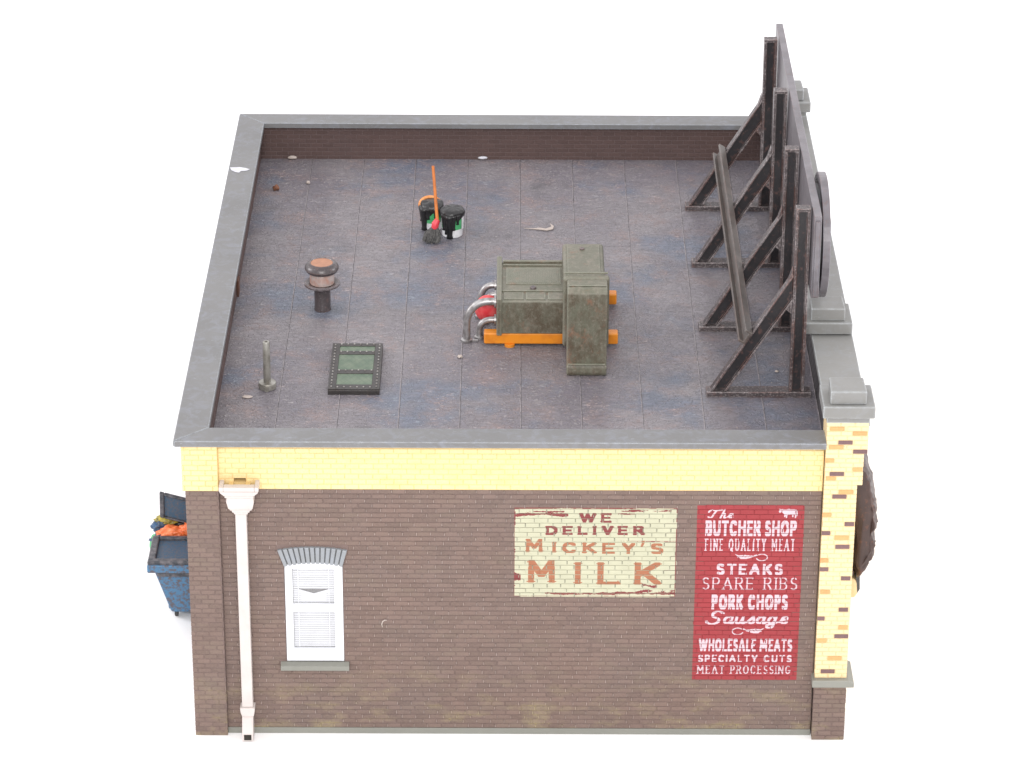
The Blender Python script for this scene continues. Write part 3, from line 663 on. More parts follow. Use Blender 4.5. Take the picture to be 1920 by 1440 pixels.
n = S.nx; Xc = S.X; ZZ = S.Z[:, None] * np.ones((1, n)); XX = np.ones((S.nz, 1)) * Xc[None, :]
def band(zc_, hw, x0_, x1_, seed, amp=.03, only=None):
    lo = zc_ - hw + wob(n, 40, amp, seed); hi = zc_ + hw + wob(n, 34, amp, seed + 1)
    mk = (ZZ > lo[None, :]) & (ZZ < hi[None, :]) & (XX > x0_) & (XX < x1_) & (S.g == 1); S.g[mk] = 4
band(4.207, .010, 5.2, 7.8, 11, .014); band(4.09, .022, 5.2, 6.06, 21, .034); band(4.14, .004, 5.4, 6.0, 25, .03); band(4.10, .003, 6.85, 7.12, 27, .02)
band(4.17, .004, 6.9, 7.7, 31, .04); band(2.655, .016, 5.7, 7.78, 41, .032); band(2.70, .020, 7.15, 7.79, 45, .05); band(2.602, .004, 5.2, 7.8, 51, .006); band(2.94, .05, 5.2, 5.31, 55, .08); band(2.98, .012, 5.2, 5.29, 57, .03); band(2.80, .012, 7.25, 7.5, 61, .05); band(3.61, .003, 6.9, 7.79, 67, .01)
S.g[(XX > 7.775) & (wob(n, 30, 1, 3)[None, :] * 0 + wob(S.nz, 30, 1, 4)[:, None] > -.3)] = 4
S.g[(XX < 5.212 + .012 * (wob(S.nz, 20, 2, 9)[:, None] > .2))] = 4
S.build({1: ('painted_sign', 'sign_cream', 'cream painted milk advert with brown lettering'), 2: ('letter', 'sign_terracotta', None), 3: ('letter', 'sign_maroon', None), 4: ('worn_border', 'sign_maroon', None)}, B)

R_ = Sign(8.105, 9.803, 1.052, 4.262, .0055); R_.g[:] = 1
T = dict((t[0], t[1:]) for t in [('The',8.242,8.718,4.038,4.190),('cow',9.398,9.699,4.040,4.212),('BUTCHER SHOP',8.245,9.693,3.714,3.994),('FINE QUALITY MEAT',8.247,9.676,3.445,3.663),('fl1',8.726,9.254,3.245,3.394),('STEAKS',8.441,9.503,3.008,3.206),('SPARE RIBS',8.223,9.746,2.736,2.956),('PORK CHOPS',8.380,9.608,2.364,2.640),('Sausage',8.276,9.681,2.097,2.319),('fl2',8.726,9.249,1.874,2.031),('WHOLESALE MEATS',8.199,9.709,1.583,1.821),('SPECIALTY CUTS',8.195,9.712,1.380,1.517),('MEAT PROCESSING',8.185,9.702,1.164,1.318)])
R_.line('BUTCHER SHOP', *T['BUTCHER SHOP'], .0195, .024, 2, 0, .10, 0, .22, .40)
R_.line('PORK CHOPS', *T['PORK CHOPS'], .021, .024, 2, 0, .12, 0, .28, .40)
R_.line('WHOLESALE MEATS', *T['WHOLESALE MEATS'], .0155, .020, 2, 0, .12, 0, .30, .36)
R_.line('FINE QUALITY MEAT', *T['FINE QUALITY MEAT'], .0092, .0075, 2, .004, .36, 0, .42, .30)
R_.line('STEAKS', *T['STEAKS'], .021, .017, 2, 0, .20, 0, .4, .16)
R_.line('SPARE RIBS', *T['SPARE RIBS'], .011, .006, 2, .014, .30, 0, .40, .16)
R_.line('SPECIALTY CUTS', *T['SPECIALTY CUTS'], .013, .011, 2, 0, .24, 0, .36, .14)
R_.line('MEAT PROCESSING', *T['MEAT PROCESSING'], .009, .005, 2, .009, .30, 0, .40, .16)
x0_, x1_, z0_, z1_ = T['The']; k = x1_ - x0_
for c, a0, a1 in (('t', 0, .45), ('h', .44, .68), ('e', .70, .92)): R_.glyph(c, x0_ + a0 * k, x0_ + a1 * k, z0_ - .005, z1_, .012, .008, 2, 0, .3)
x0_, x1_, z0_, z1_ = T['Sausage']; k = x1_ - x0_; pos = 0
for c, a0, a1 in (('$', 0, .21), ('a', .20, .34), ('u', .335, .475), ('s', .48, .59), ('a', .575, .71), ('g', .705, .84), ('e', .845, .96)): R_.glyph(c, x0_ + a0 * k, x0_ + a1 * k, z0_ - (.0 if c != '$' else .01), z1_ + (.03 if c != '$' else .02), .021, .011, 2, 0, .25)
def flourish(x0, x1, z0, z1, mir):
    fv = {False: 3, True: 4}[mir]
    P = lambda u, v: ((x0 + u * (x1 - x0)) if not mir else (x1 - u * (x1 - x0)), z0 + v * (z1 - z0))
    R_.poly([P(0, .95), P(.12, .8), P(.3, .85), P(.55, .75), P(.68, .95), P(.55, .55), P(.35, .35), P(.18, .35), P(.1, .6)], fv)
    for i in range(4): R_.seg(P(.2 + .1 * i, .5), P(.28 + .1 * i, .8), .002, .002, 1)
    pts = [P(*p) for p in [(.1, .55), (.4, .45), (.62, .75)] + arc(.82, .55, .17, .4, 100, -160, 14)]
    for i in range(len(pts) - 1): R_.seg(pts[i], pts[i + 1], .007, .006, fv)
flourish(*T['fl1'], False); flourish(*T['fl2'], True)
x0_, x1_, z0_, z1_ = T['cow']; P = lambda u, v: (x0_ + u * (x1_ - x0_), z0_ + v * (z1_ - z0_))
R_.poly([P(*p) for p in [(0, .70), (.04, .86), (.02, .98), (.12, .93), (.2, .95), (.34, .90), (.5, .97), (.75, .96), (.9, .92), (.97, .8), (1.0, .5), (.99, .2), (.955, .2), (.955, .55), (.93, .4), (.93, .05), (.86, 0), (.86, .3), (.82, .4), (.78, .38), (.79, .12), (.72, .12), (.71, .38), (.6, .36), (.48, .34), (.45, .05), (.38, .0), (.38, .3), (.35, .12), (.29, .1), (.30, .42), (.24, .5), (.18, .6), (.12, .62), (.05, .55)]], 2)
R_.build({1: ('painted_sign', 'sign_red', 'red painted butcher advert with white lettering'), 2: ('cow_emblem', 'sign_white', None), 3: ('flourish', 'sign_white', None), 4: ('flourish', 'sign_white', None)}, B)

# --- carved hanging board beyond the front corner
hx = lambda L: [(x, z) for x, z in L]
hb = bpy.data.objects.new('hanging_sign', None); C.objects.link(hb); hb.parent = B; hb['label'] = 'dark brown carved sign on the shop front'
m = MB(); prof = [(10.60, 4.50), (10.92, 4.20), (11.0, 3.98), (11.08, 3.70), (11.13, 3.45), (11.14, 3.2), (11.11, 2.98), (11.12, 2.75), (11.10, 2.55), (11.03, 2.38), (10.90, 2.10), (10.82, 2.3), (10.80, 3.0), (10.62, 3.3)]
c0 = (10.85, 3.3); rings = []
for iy, (yy, sc) in enumerate(((1.2, .72), (1.26, .88), (1.4, .97), (1.7, 1.0), (2.1, 1.0), (2.4, .95), (2.5, .8))):
    rings.append([(c0[0] + (x - c0[0]) * (sc + (.06 * mnoise.noise(Vector((x * 5, yy * 3, z * 4))))), yy, c0[1] + (z - c0[1]) * sc) for x, z in prof])
for a_ in range(len(rings) - 1):
    for i in range(len(prof)):
        j = (i + 1) % len(prof); m.face([rings[a_][i], rings[a_][j], rings[a_ + 1][j], rings[a_ + 1][i]])
m.face(rings[0][::-1]); m.face(rings[-1])
o = m.build('carving', 'carved_brown', hb, smooth=True, angle=180)
import bmesh
bm = bmesh.new(); bm.from_mesh(o.data); bmesh.ops.remove_doubles(bm, verts=bm.verts, dist=.0005); bmesh.ops.recalc_face_normals(bm, faces=bm.faces); bmesh.ops.subdivide_edges(bm, edges=bm.edges, cuts=3, use_grid_fill=True)
for v in bm.verts: v.co += Vector((1, -1, .4)).normalized() * .06 * mnoise.noise(v.co * 5.5) + v.normal * .05 * abs(mnoise.noise(v.co * 9))
bm.to_mesh(o.data); bm.free(); o.data.polygons.foreach_set('use_smooth', [True] * len(o.data.polygons))
m = MB().prism([(10.80, 3.5), (10.86, 3.5), (10.94, 1.86), (10.90, 1.78), (10.86, 2.1)], 1.5, 2.4); m.build('board', 'board_dark', hb, bevel=.008)
m = MB().prism([(10.6, 2.08), (10.83, 2.06), (10.905, 1.98), (10.91, 1.78), (10.86, 1.69), (10.6, 1.70)], 1.5, 1.9); m.build('bracket', 'cream_cloth', hb, bevel=.03, seg=3)
m = MB().box(10.6, 10.84, 1.55, 1.8, 2.09, 2.18); m.build('mount', 'carved_brown', hb, bevel=.01)

# ------------------------------------------------------------------ billboard frame
BB = thing('billboard', 'dark iron billboard seen edge-on, braced by four triangular frames on the roof', 'billboard', (9.6, 6.9, ZR))
def member(m, p0, p1, p2, p3, y0, y1, rim=.045, rec=.055):
    # p0-p1 one long edge, p3-p2 the other (xz); raised flanges along both long edges, recessed web
    a, b, c, d = map(Vector, ((p0[0], p0[1]), (p1[0], p1[1]), (p2[0], p2[1]), (p3[0], p3[1])))
    def inn(u, v): dd = (v - u); return u + dd.normalized() * rim
    a2, b2, c2, d2 = inn(a, d), inn(b, c), inn(c, b), inn(d, a)
    m.mat('frame_rim').prism([a, b, b2, a2], y0, y1); m.prism([d2, c2, c, d], y0 + .0006, y1 - .0006); m.mat('frame_iron').prism([a2, b2, c2, d2], y0 + rec, y1 - rec)
FY = [2.955, 5.49, 8.18, 10.74]
for fy in FY:
    fr = bpy.data.objects.new('support_frame', None); C.objects.link(fr); fr.parent = BB
    m = MB().box(8.385, 10.118, fy - .03, fy + .21, ZR + .002, ZR + .10); m.build('foot', 'frame_rim', fr, bevel=.008)
    m = MB(); member(m, (9.752, 4.79), (9.742, 8.02), (9.978, 8.02), (10.0, 4.79), fy, fy + .18); m.mat('frame_rim').box(9.742, 9.978, fy - .001, fy + .181, 8.021, 8.075); m.build('post', None, fr, bevel=.007)
    m = MB(); member(m, (8.45, 4.79), (9.742, 6.90), (9.744, 6.43), (8.72, 4.79), fy + .005, fy + .175, .042)
    m.build('brace', None, fr, bevel=.007)
    m = MB(); m.prism([(9.735, 7.0), (9.735, 6.84), (9.66, 6.76)], fy + .02, fy + .16); m.prism([(9.64, 6.28), (9.735, 6.42), (9.735, 6.20)], fy + .02, fy + .16); m.build('gusset', 'frame_rim', fr)
# purlin lying on the braces
dv = Vector((.518, .855)); nv = Vector((-.855, .518)); q0 = Vector((8.98, 5.69))
def Q(s_, t_): v = q0 + dv * s_ + nv * t_; return (v.x, v.y)
m = MB(); m.prism([Q(0, .002), Q(.24, .002), Q(.24, .13), Q(.20, .13), Q(.20, .045), Q(.04, .045), Q(.04, .13), Q(0, .13)], 2.86, 10.93); m.build('crossbeam', 'purlin_iron', BB, bevel=.006)
m = MB().box(10.004, 10.128, 2.6, 11.54, 6.66, 8.10); pn = m.build('panel', 'panel_iron', BB, bevel=.008)
m = MB().box(10.035, 10.10, 2.555, 2.6, 6.70, 8.02); m.build('end_trim', 'panel_iron', pn)
m = MB(); n_ = 56
circ = [(3.95 + 1.12 * math.cos(2 * math.pi * i / n_), 7.20 + 1.02 * math.sin(2 * math.pi * i / n_)) for i in range(n_)]
m.prism(circ, 10.19, 10.315, 'x'); m.build('disc', 'panel_iron', BB, bevel=.008)
m = MB(); m.prism([(3.95 + (p[0] - 3.95) * .82, 7.2 + (p[1] - 7.2) * .82) for p in circ], 10.128, 10.19, 'x'); m.build('disc_spacer', 'board_dark', BB)

# ------------------------------------------------------------------ rooftop machine
AC = thing('ventilation_unit', 'weathered green ventilation unit with silver pipes on orange skids, in the middle of the roof', 'ventilation unit', (5.8, 5.4, ZR))
for (y0, y1, xa, xb) in ((4.85, 5.05, 4.68, 6.97), (6.46, 6.66, 4.95, 6.99)):
    m = MB().box(xa, xb, y0, y1, ZR + .045, ZR + .245); sk = m.build('skid', 'beam_orange', AC, bevel=.025, seg=3)
    for xx in (5.12, 6.6): m = MB().lathe((xx, (y0 + y1) / 2 - .07, ZR), [(.09, .0), (.09, .05)], 20); m.build('foot', 'beam_orange', sk)
bx0, bx1, by0, by1, bz0, bz1 = 4.93, 6.06, 4.83, 6.46, 4.935, 5.545
m = MB().box(bx0, bx1, by0, by1, bz0, bz1); cab = m.build('cabinet', 'moss_green', AC, bevel=.025, seg=3)
m = MB().box(4.895, 4.985, 4.80, 6.60, 4.91, 5.60); m.build('end_flange', 'moss_green', cab, bevel=.02, seg=3)
m = MB().box(5.0, 6.03, 6.38, 6.44, 5.545, 5.60).box(5.0, 6.03, 6.28, 6.32, 5.545, 5.575); m.build('top_rail', 'moss_green', cab, bevel=.008)
m = MB().box(5.055, 5.995, 5.52, 6.20, 5.5455, 5.556)
for i in range(30): m.box(5.08 + i * .0305, 5.095 + i * .0305, 5.56, 6.17, 5.556, 5.566)
m.build('louvre', 'moss_green', cab)
for i in range(3): m = MB().box(5.02 + i * .375, 5.02 + i * .375 + .335, 4.90, 5.18, 5.5455, 5.560); m.build('access_panel', 'moss_green', cab, bevel=.01)
m = MB().box(4.99, 6.03, 5.215, 5.245, 5.5455, 5.570); m.build('top_rib', 'moss_green', cab, bevel=.008)
m = MB().lathe((5.52, 5.37, 5.545), [(.06, 0), (.055, .03), (.03, .04)], 20, sx=.9); m.build('knob', 'vent_iron', cab, smooth=True)
# back duct and front duct
m = MB().box(6.03, 6.745, 4.30, 6.72, 4.94, 5.80); bd = m.build('rear_duct', 'moss_green', AC, bevel=.06, seg=4)
m = MB().box(6.105, 6.67, 5.0, 6.58, 5.798, 5.822); m.build('lid', 'moss_green', bd, bevel=.01)
m = MB().box(6.33, 6.41, 6.36, 6.43, 5.822, 5.85); m.build('latch', 'vent_iron', bd, bevel=.01)
m = MB().box(6.01, 6.785, 4.14, 4.30, 5.02, 6.30); m.build('duct_flange', 'moss_green', AC, bevel=.05, seg=4)
m = MB().prism([(3.72, 4.69), (3.68, 4.75), (3.68, 4.86), (3.71, 4.90), (3.72, 6.20), (3.80, 6.27), (4.14, 6.275), (4.14, 4.69)], 6.075, 6.745, 'x'); fd = m.build('front_duct', 'moss_green', AC, bevel=.03, seg=3)
m = MB().box(6.10, 6.72, 3.665, 3.71, 4.905, 4.93); m.build('duct_bead', 'moss_green', fd, bevel=.008)
m = MB().box(6.03, 6.76, 4.29, 4.33, 6.30, 6.33); m.box(6.09, 6.73, 3.86, 3.89, 6.276, 6.288); m.build('duct_seam', 'moss_green', fd, bevel=.006)
# pipes
def bend(y, xf, xw, zf, zw, r, name='pipe', kx=1.0):
    pts = []; 
    L = xw - xf; Hh = zw - zf
    for i in range(4): pts.append((xf, y, zf + Hh * .45 * i / 4))
    for i in range(13):
        t = math.radians(180 - 90 * i / 12); pts.append((xf + L * .72 + L * .72 * math.cos(t), y, zf + Hh * .45 + Hh * .55 * math.sin(t)))
    for i in range(1, 3): pts.append((xf + L * .72 + (L * .28) * i / 2, y, zw))
    m = MB().tube(pts, r, 20); o = m.build(name, 'duct_silver', AC, smooth=True, angle=60)
    m = MB().lathe((xf, y, zf), [(r * 1.45, .0), (r * 1.5, .015), (r * 1.5, .045), (r * 1.1, .06)], 24); m.build('flange', 'duct_silver', o, smooth=True)
    m = MB().tube([(xw - .035, y, zw), (xw - .004, y, zw)], r * 1.7, 24); m.build('flange', 'duct_silver', o)
    return o
bend(5.05, 4.385, 4.89, ZR, 5.44, .066); bend(5.17, 4.60, 4.89, ZR, 5.04, .058)
bend(6.02, 4.60, 4.89, ZR, 5.30, .055); bend(5.80, 4.68, 4.89, ZR, 5.22, .05)
m = MB().box(4.42, 4.58, 5.02, 5.07, ZR + .01, ZR + .035); m.build('pipe_tie', 'duct_silver', AC)
lump('tank', 'tank_red', (4.745, 5.52, 5.09), (.225, .18, .25), AC, 2, .03, 1.5, 3)
for (dx, dz) in ((-.09, .14), (.05, .15), (-.02, .06)):
    m = MB().box(4.76 + dx - .018, 4.76 + dx + .018, 5.36, 5.50, 5.08 + dz, 5.08 + dz + .012); m.build('slot', 'rubber', AC)

# ------------------------------------------------------------------ vents, hatch
V = thing('roof_vent', 'mushroom roof vent with a copper lined cap and black stem', 'vent', (1.852, 6.33, ZR))
c = (1.852, 6.33, ZR)
MB().lathe(c, [(.145, 0), (.15, .02), (.14, .05), (.142, .46)], 32).build('stem', 'vent_iron', V, smooth=True)
MB().lathe(c, [(.15, .455), (.29, .47), (.312, .485), (.312, .515), (.29, .53), (.22, .515), (.2, .5)], 40).build('flange', 'vent_iron', V, smooth=True)
MB().lathe(c, [(.175, .49), (.214, .52), (.214, .76)], 40).build('drum', 'copper_drum', V, smooth=True)
MB().lathe(c, [(.20, .72), (.27, .74), (.298, .79), (.29, .83), (.24, .885), (.20, .90), (.19, .885)], 40, caps=False).build('cap', 'vent_iron', V, smooth=True)
MB().lathe(c, [(.01, .865), (.15, .875), (.192, .89)], 32).build('cap_lining', 'copper_lining', V, smooth=True)
V = thing('vent_pipe', 'slim bare metal vent pipe on a round foot near the left front roof corner', 'pipe', (1.09, 3.22, ZR))
c = (1.09, 3.22, ZR)
MB().lathe(c, [(.13, 0), (.148, .01), (.148, .10), (.14, .112), (.06, .118)], 32).build('foot', 'dull_steel', V, smooth=True)
m = MB().lathe(c, [(.062, .11), (.058, .84), (.052, .852), (.026, .852), (.026, .80)], 28); m.build('tube', 'dull_steel', V, smooth=True)
MB().prism([(1.05, ZR + .02), (1.09, ZR + .001), (1.13, ZR + .02), (1.12, ZR + .08), (1.06, ZR + .08)], 3.045, 3.08).build('spur', 'dull_steel', V)
Hh = thing('roof_hatch', 'low riveted dark iron roof hatch with three green panels', 'hatch', (2.53, 3.85, ZR))
hx0, hx1, hy0, hy1, hz = 2.105, 2.965, 2.965, 4.72, ZR + .115
m = MB().box(hx0, hx1, hy0, hy1, ZR + .001, hz - .03); m.build('curb', 'hatch_iron', Hh, bevel=.01)
m = MB()
ix0, ix1 = hx0 + .13, hx1 - .13
ys_ = [hy0, hy0 + .17, 3.56, 3.70, 4.30, 4.42, hy1 - .10, hy1]
m.box(hx0 + .003, ix0, hy0, hy1, hz - .03, hz).box(ix1, hx1 - .003, hy0, hy1, hz - .03, hz)
for k in range(0, 8, 2): m.box(ix0, ix1, ys_[k], ys_[k + 1], hz - .0305, hz - .001)
m.build('frame', 'hatch_iron', Hh, bevel=.006)
for k in (1, 3, 5): MB().box(ix0 + .004, ix1 - .004, ys_[k] + .004, ys_[k + 1] - .004, hz - .03, hz - .014).build('panel', 'hatch_green', Hh)
m = MB(); riv = []
for i in range(15): yy = hy0 + .08 + i * (hy1 - hy0 - .16) / 14; riv += [(hx0 + .055, yy), (hx1 - .055, yy)]
for i in range(6):
    xx = ix0 + .03 + i * (ix1 - ix0 - .06) / 5
    for yy in (hy0 + .06, 3.66, 4.38, hy1 - .05): riv.append((xx, yy))
for x, y in riv: m.lathe((x, y, hz), [(.016, -.002), (.014, .01), (.007, .016)], 8)
m.build('rivets', 'bolt_steel', Hh, stuff=True)

# ------------------------------------------------------------------ buckets and broom
def bucket(c, r, h, label, hoop, drips, seed):
    K = thing('bucket', label, 'bucket', c, 'tar buckets standing together on the roof')
    MB().lathe(c, [(r * .86, 0), (r * .9, .01), (r * .93, h * .32)], 36).build('pail', 'pail_white', K, smooth=True)
    MB().lathe(c, [(r * .935, h * .32), (r * .985, h * .8)], 36).build('label_band', 'label_green', K, smooth=True)
    for (a0, wd) in ((-20, 14),):
        m = MB(); P = []
        for i in range(6):
            t = math.radians(a0 - wd + 2 * wd * i / 5); P.append(t)
        for i in range(5):
            m.face([(c[0] + r * 1.005 * math.cos(P[i]) , c[1] + r * 1.005 * math.sin(P[i]), c[2] + h * .3), (c[0] + r * 1.005 * math.cos(P[i + 1]), c[1] + r * 1.005 * math.sin(P[i + 1]), c[2] + h * .3),
                    (c[0] + r * 1.01 * math.cos(P[i + 1]), c[1] + r * 1.01 * math.sin(P[i + 1]), c[2] + h * .85), (c[0] + r * 1.01 * math.cos(P[i]), c[1] + r * 1.01 * math.sin(P[i]), c[2] + h * .85)])
        m.build('label_edge', 'pail_white', K)
    m = MB(); n = 44; prof = [(.0, 1.08), (.35, 1.075), (.7, 1.06), (.95, 1.03), (1.08, .97), (1.12, .90), (1.08, .80), (1.0, .72)]; vs = []; fs = []
    for i in range(n):
        t = 2 * math.pi * i / n
        for (rr, zz) in prof:
            k = 1 + .09 * mnoise.noise(Vector((math.cos(t) * 1.6 + seed, math.sin(t) * 1.6, zz * 3))); dz = .05 * mnoise.noise(Vector((rr * 2.5 * math.cos(t), rr * 2.5 * math.sin(t), seed)))
            if zz < .85: dz += .12 * mnoise.noise(Vector((math.cos(t) * 3, math.sin(t) * 3, seed + 4)))
            vs.append((c[0] + r * rr * k * math.cos(t), c[1] + r * rr * k * math.sin(t), c[2] + h * (zz + dz)))
    np_ = len(prof)
    for i in range(n):
        j = (i + 1) % n
        for k in range(np_ - 1): fs.append((i * np_ + k + 1, j * np_ + k + 1, j * np_ + k, i * np_ + k))
    m.raw(vs, fs); m.build('tar', 'tar_black', K, smooth=True, angle=180)
    for (ang, wd, z0) in drips:
        m = MB(); t = math.radians(ang); rr = r * .97
        pts = []; rad = []
        for i in range(9):
            q = i / 8; zz = h * (.92 - (.92 - z0) * q); pts.append((c[0] + rr * math.cos(t) * (1 - .05 * q), c[1] + rr * math.sin(t) * (1 - .05 * q), c[2] + zz)); rad.append(wd * (1.15 - .55 * q + (.25 if i == 8 else 0)))
        m.tube(pts, rad, 14); m.build('tar_drip', 'tar_black', K, smooth=True, angle=180)
    return K
K = bucket((4.065, 9.60, ZR), .205, .50, 'green and white bucket capped with black tar, on the right beside the broom', False, [(-104, .075, .02), (-122, .05, .16), (-84, .05, .34), (-60, .04, .55), (-140, .05, .3)], 1)
K = bucket((3.685, 9.90, ZR), .195, .50, 'bucket capped with black tar on the left, half hidden behind the broom', True, [(-138, .075, .05), (-160, .06, .35), (-62, .06, .40), (-112, .05, .5)], 6)
ROOT = (3.66, 10.02, ZR)
pts = [(3.65 + .19 * math.cos(math.radians(a_)), 10.04 + .06 * math.sin(math.radians(a_)), ZR + .40 + .13 * math.sin(math.radians(a_))) for a_ in range(0, 361, 10)]
tag(MB().tube(pts, .032, 12, False).build('hoop', 'hoop_orange', smooth=True, angle=180), 'orange hoop standing up behind the left tar bucket', 'hoop')
BR = thing('broom', 'broom with an orange handle, red band and black bristles leaning on the tar buckets', 'broom', (3.74, 9.36, ZR))
p0 = Vector((3.795, 9.36, ZR + .36)); p1 = Vector((3.715, 9.66, 6.02))
MB().tube([p0, p0.lerp(p1, .5), p1], [.031, .028, .026], 14).build('handle', 'handle_orange', BR, smooth=True)
MB().tube([(3.80, 9.355, ZR + .40), (3.76, 9.33, ZR + .33), (3.745, 9.32, ZR + .24)], [.05, .07, .062], 18).build('band', 'band_red', BR, smooth=True)
m = MB()
for i in range(150):
    u, v = random.uniform(-1, 1), random.uniform(-1, 1)
    s0 = Vector((3.75 + u * .05, 9.325 + v * .045, ZR + .26)); e_ = Vector((3.705 + u * .15 - .05 * random.random(), 9.22 + v * .07 - .02, ZR + .012 + (.03 if u < -.6 else 0) + random.random() * .03))
    mid = s0.lerp(e_, .55) + Vector((u * .045, v * .02, .0)); m.tube([s0, mid, e_], [.011, .014, .008], 5)
m.build('bristles', 'bristle_black', BR, stuff=True)

# ------------------------------------------------------------------ dumpster and its rubbish
DU = thing('dumpster', 'battered blue dumpster with one lid flung open, beyond the left corner of the building', 'dumpster', (-.6, 4.0, 0))
m = MB(); F = [(-1.0, 3.36, 1.2), (-.06, 3.36, 1.2), (-.06, 5.0, 1.2), (-1.0, 5.0, 1.2), (-.73, 3.62, .14), (-.06, 3.62, .14), (-.06, 4.8, .14), (-.73, 4.8, .14)]
m.raw(F, [(7, 6, 5, 4), (4, 5, 1, 0), (5, 6, 2, 1), (6, 7, 3, 2), (7, 4, 0, 3), (0, 1, 2, 3)]); bd = m.build('body', 'dumpster_blue', DU, bevel=.03, seg=3)
m = MB().box(-.79, -.70, 3.75, 4.5, .12, .62); m.build('side_pocket', 'dumpster_blue', bd, bevel=.03, seg=3)
m = MB().box(-1.03, -.05, 3.27, 3.36, 1.12, 1.24); m.box(-1.045, -.96, 3.30, 4.95, 1.13, 1.24); m.build('rim', 'rim_dark', bd, bevel=.02)
m = MB().box(-.9, -.1, 3.3, 3.352, 1.02, 1.10); m.build('lip', 'rim_dark', bd, bevel=.012)
L = bpy.data.objects.new('lid', None); C.objects.link(L); L.parent = DU
MB().raw([], []) 
m = MB().box(-.97, -.05, 3.36, 4.10, 1.25, 1.285); m.build('lid_panel', 'lid_blue', L)
m = MB().box(-1.06, -.05, 3.22, 3.36, 1.245, 1.36).box(-1.06, -.93, 3.361, 4.20, 1.245, 1.345).box(-.929, -.05, 4.10, 4.20, 1.245, 1.34); m.build('lid_rim', 'rim_dark', L, bevel=.025, seg=3)
m = MB().box(-1.065, -.05, 3.19, 3.25, 1.15, 1.30); m.build('lid_edge', 'dumpster_blue', L, bevel=.02)
L = bpy.data.objects.new('lid', None); C.objects.link(L); L.parent = DU; L['label'] = 'open lid'
def ol(x, t, n): # point on open lid: x across, t up, n outward
    return (x, 4.86 + t * .10 - n, 1.33 + .12 * (-x - .9) * 1 + t * .48 + .0)
def slab(m, xa, xb, t0, t1, n0, n1, sk=.28):
    P = lambda x, t, n: (x, 4.55 + t * .10 - n, 1.40 + t * .46 - sk * (x + .9))
    m.raw([P(xa, t0, n0), P(xb, t0, n0), P(xb, t1, n0), P(xa, t1, n0), P(xa, t0, n1), P(xb, t0, n1), P(xb, t1, n1), P(xa, t1, n1)], [(0, 1, 2, 3), (7, 6, 5, 4), (0, 4, 5, 1), (1, 5, 6, 2), (2, 6, 7, 3), (3, 7, 4, 0)][::1])
m = MB(); slab(m, -.90, -.05, .3, 1.1, .02, .0); m.build('lid_panel', 'lid_blue', L)
m = MB(); slab(m, -.955, -.875, .24, 1.18, .07, -.01); slab(m, -.874, -.05, 1.10, 1.18, .07, -.01); slab(m, -.874, -.05, .24, .31, .07, -.01); m.build('lid_rim', 'rim_dark', L, bevel=.02, seg=3)
m = MB().tube([(-.68, 3.75, .09), (-.62, 3.75, .09)], .09, 20); m.build('wheel', 'rubber', DU, bevel=.01)
m = MB().tube([(-.20, 3.75, .09), (-.14, 3.75, .09)], .09, 20); m.build('wheel', 'rubber', DU, bevel=.01)
def rub(nm, mt, c, r, lab, seed, sq=1.0, amp=.4, cat='rubbish bag'):
    global ROOT
    ROOT = c; o = lump(nm, mt, c, r, None, seed, amp, 3.2, 4, sq); tag(o, lab, cat); return o
rub('rubbish_bag', 'bag_orange', (-.72, 4.36, 1.27), (.28, .14, .15), 'crumpled orange rubbish bag piled in the dumpster, in front', 3)
rub('rubbish_bag', 'bag_orange', (-.38, 4.38, 1.31), (.24, .14, .16), 'orange rubbish bag against the building, right of the other orange one', 8)
rub('rubbish_bag', 'bag_blue', (-.95, 4.66, 1.27), (.15, .14, .14), 'dark blue rubbish bag on the left of the dumpster heap', 12)
rub('rubbish_bag', 'bag_yellow', (-.84, 4.66, 1.40), (.20, .10, .09), 'dirty yellow rubbish bag under the open dumpster lid', 17)
rub('rubbish_bag', 'tar_black', (-.58, 4.68, 1.30), (.24, .10, .12), 'black rubbish bag at the back of the dumpster heap', 23)
rub('rubbish_bag', 'bag_blue', (-.72, 4.28, 1.19), (.36, .10, .10), 'flattened blue black rubbish bag under the orange ones', 27)
K = thing('paint_tin', 'green and white round tin poking out on the left of the dumpster', 'tin', (-1.09, 4.5, 1.04))
m = MB(); pts = [(-1.0, 4.5, 1.10), (-1.13, 4.46, 1.15)]; m.tube([(-1.02, 4.5, 1.02), (-1.10, 4.47, 1.05)], .15, 24); m.build('body', 'label_green', K, bevel=.012)
m = MB(); m.tube([(-1.02, 4.46, .955), (-1.105, 4.43, .985)], .135, 24); m.build('base', 'pail_white', K, bevel=.012)

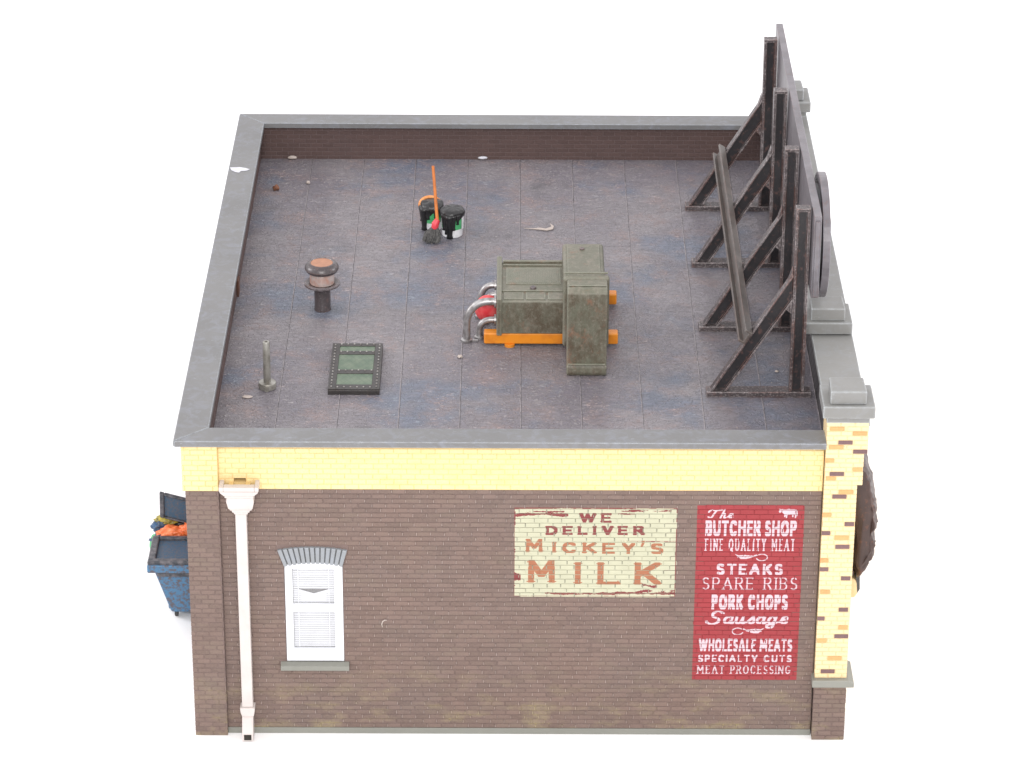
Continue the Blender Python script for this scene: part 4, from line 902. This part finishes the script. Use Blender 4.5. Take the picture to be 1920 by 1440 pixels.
# ------------------------------------------------------------------ crumbs and flakes
def crumb(nm, mt, c, r, lab, seed, cat='crumb', amp=.4, sub=3):
    global ROOT
    ROOT = c; o = lump(nm, mt, c, r, None, seed, amp, 2, sub); tag(o, lab, cat)
crumb('crumb', 'crumb_brown', (.70, 11.65, ZR + .045), (.06, .06, .05), 'brown crumb near the back left corner of the roof', 1)
crumb('crumb', 'flake_pale', (1.29, 11.95, ZR + .03), (.035, .035, .03), 'small yellowish crumb on the roof near the back left corner', 2)
crumb('chip', 'chip_white', (4.59, 13.15, ZR + .055), (.09, .03, .028), 'white chip on the roof at the foot of the back parapet', 3, 'chip', .2)
crumb('chip', 'flake_pale', (.92, 13.15, ZR + .045), (.085, .03, .035), 'pale brown chip at the left end of the back parapet foot', 4, 'chip', .2)
crumb('chip', 'flake_pale', (.78, 2.86, ZR + .014), (.085, .05, .012), 'pale sliver lying in front of the slim vent pipe', 5, 'chip', .2)
crumb('crumb', 'flake_pale', (4.28, 4.42, ZR + .018), (.045, .05, .018), 'pale crumb on the roof in front of the silver pipes', 6)
crumb('chip', 'flake_pale', (9.62, 3.9, ZR + .014), (.03, .03, .014), 'tiny pale crumb behind the nearest billboard foot', 9)
ROOT = (5.75, 9.85, ZR)
m = MB(); P = [(5.38, 9.86), (5.55, 9.85), (5.68, 9.88), (5.78, 9.84), (5.88, 9.93), (5.86, 10.08), (5.93, 9.95), (5.91, 9.82), (5.80, 9.76), (5.66, 9.80), (5.52, 9.83)]
tag(m.prism(P, ZR + .010, ZR + .022, 'z').build('flake', 'flake_pale'), 'curled pale flake on the roof behind the green ventilation unit', 'flake')
ROOT = (.1, 10.74, ZT)
m = MB(); P = [(-.085, 10.86), (.0, 10.87), (.09, 10.88), (.20, 10.84), (.29, 10.78), (.24, 10.72), (.13, 10.70), (.10, 10.62), (.02, 10.66), (-.05, 10.74)]
tag(m.prism(P, ZT + .002, ZT + .012, 'z').build('chip', 'chip_white', bevel=.004), 'white paint chip on the left coping', 'chip')
ROOT = (3.1, -.07, 2.1)
tag(MB().tube([(3.085, -.075, 2.02), (3.075, -.085, 2.08), (3.09, -.09, 2.13), (3.125, -.085, 2.155), (3.16, -.08, 2.15)], [.006, .010, .011, .010, .005], 8).build('thread', 'flake_pale', smooth=True), 'short curled pale thread stuck on the brown brick wall right of the window', 'thread')
rs = random.Random(4)
ROOT = (5, 6, ZR); m = MB()
for i in range(170):
    x, y = rs.uniform(.5, 10), rs.uniform(1.6, 13.1); r = rs.uniform(.004, .009)
    m.lathe((x, y, ZR + .004), [(r, 0), (r * .8, r), (r * .2, r * 1.4)], 5)
o = m.build('dust', 'flake_pale', None, stuff=True); o['label'] = 'pale dust specks scattered over the roof'
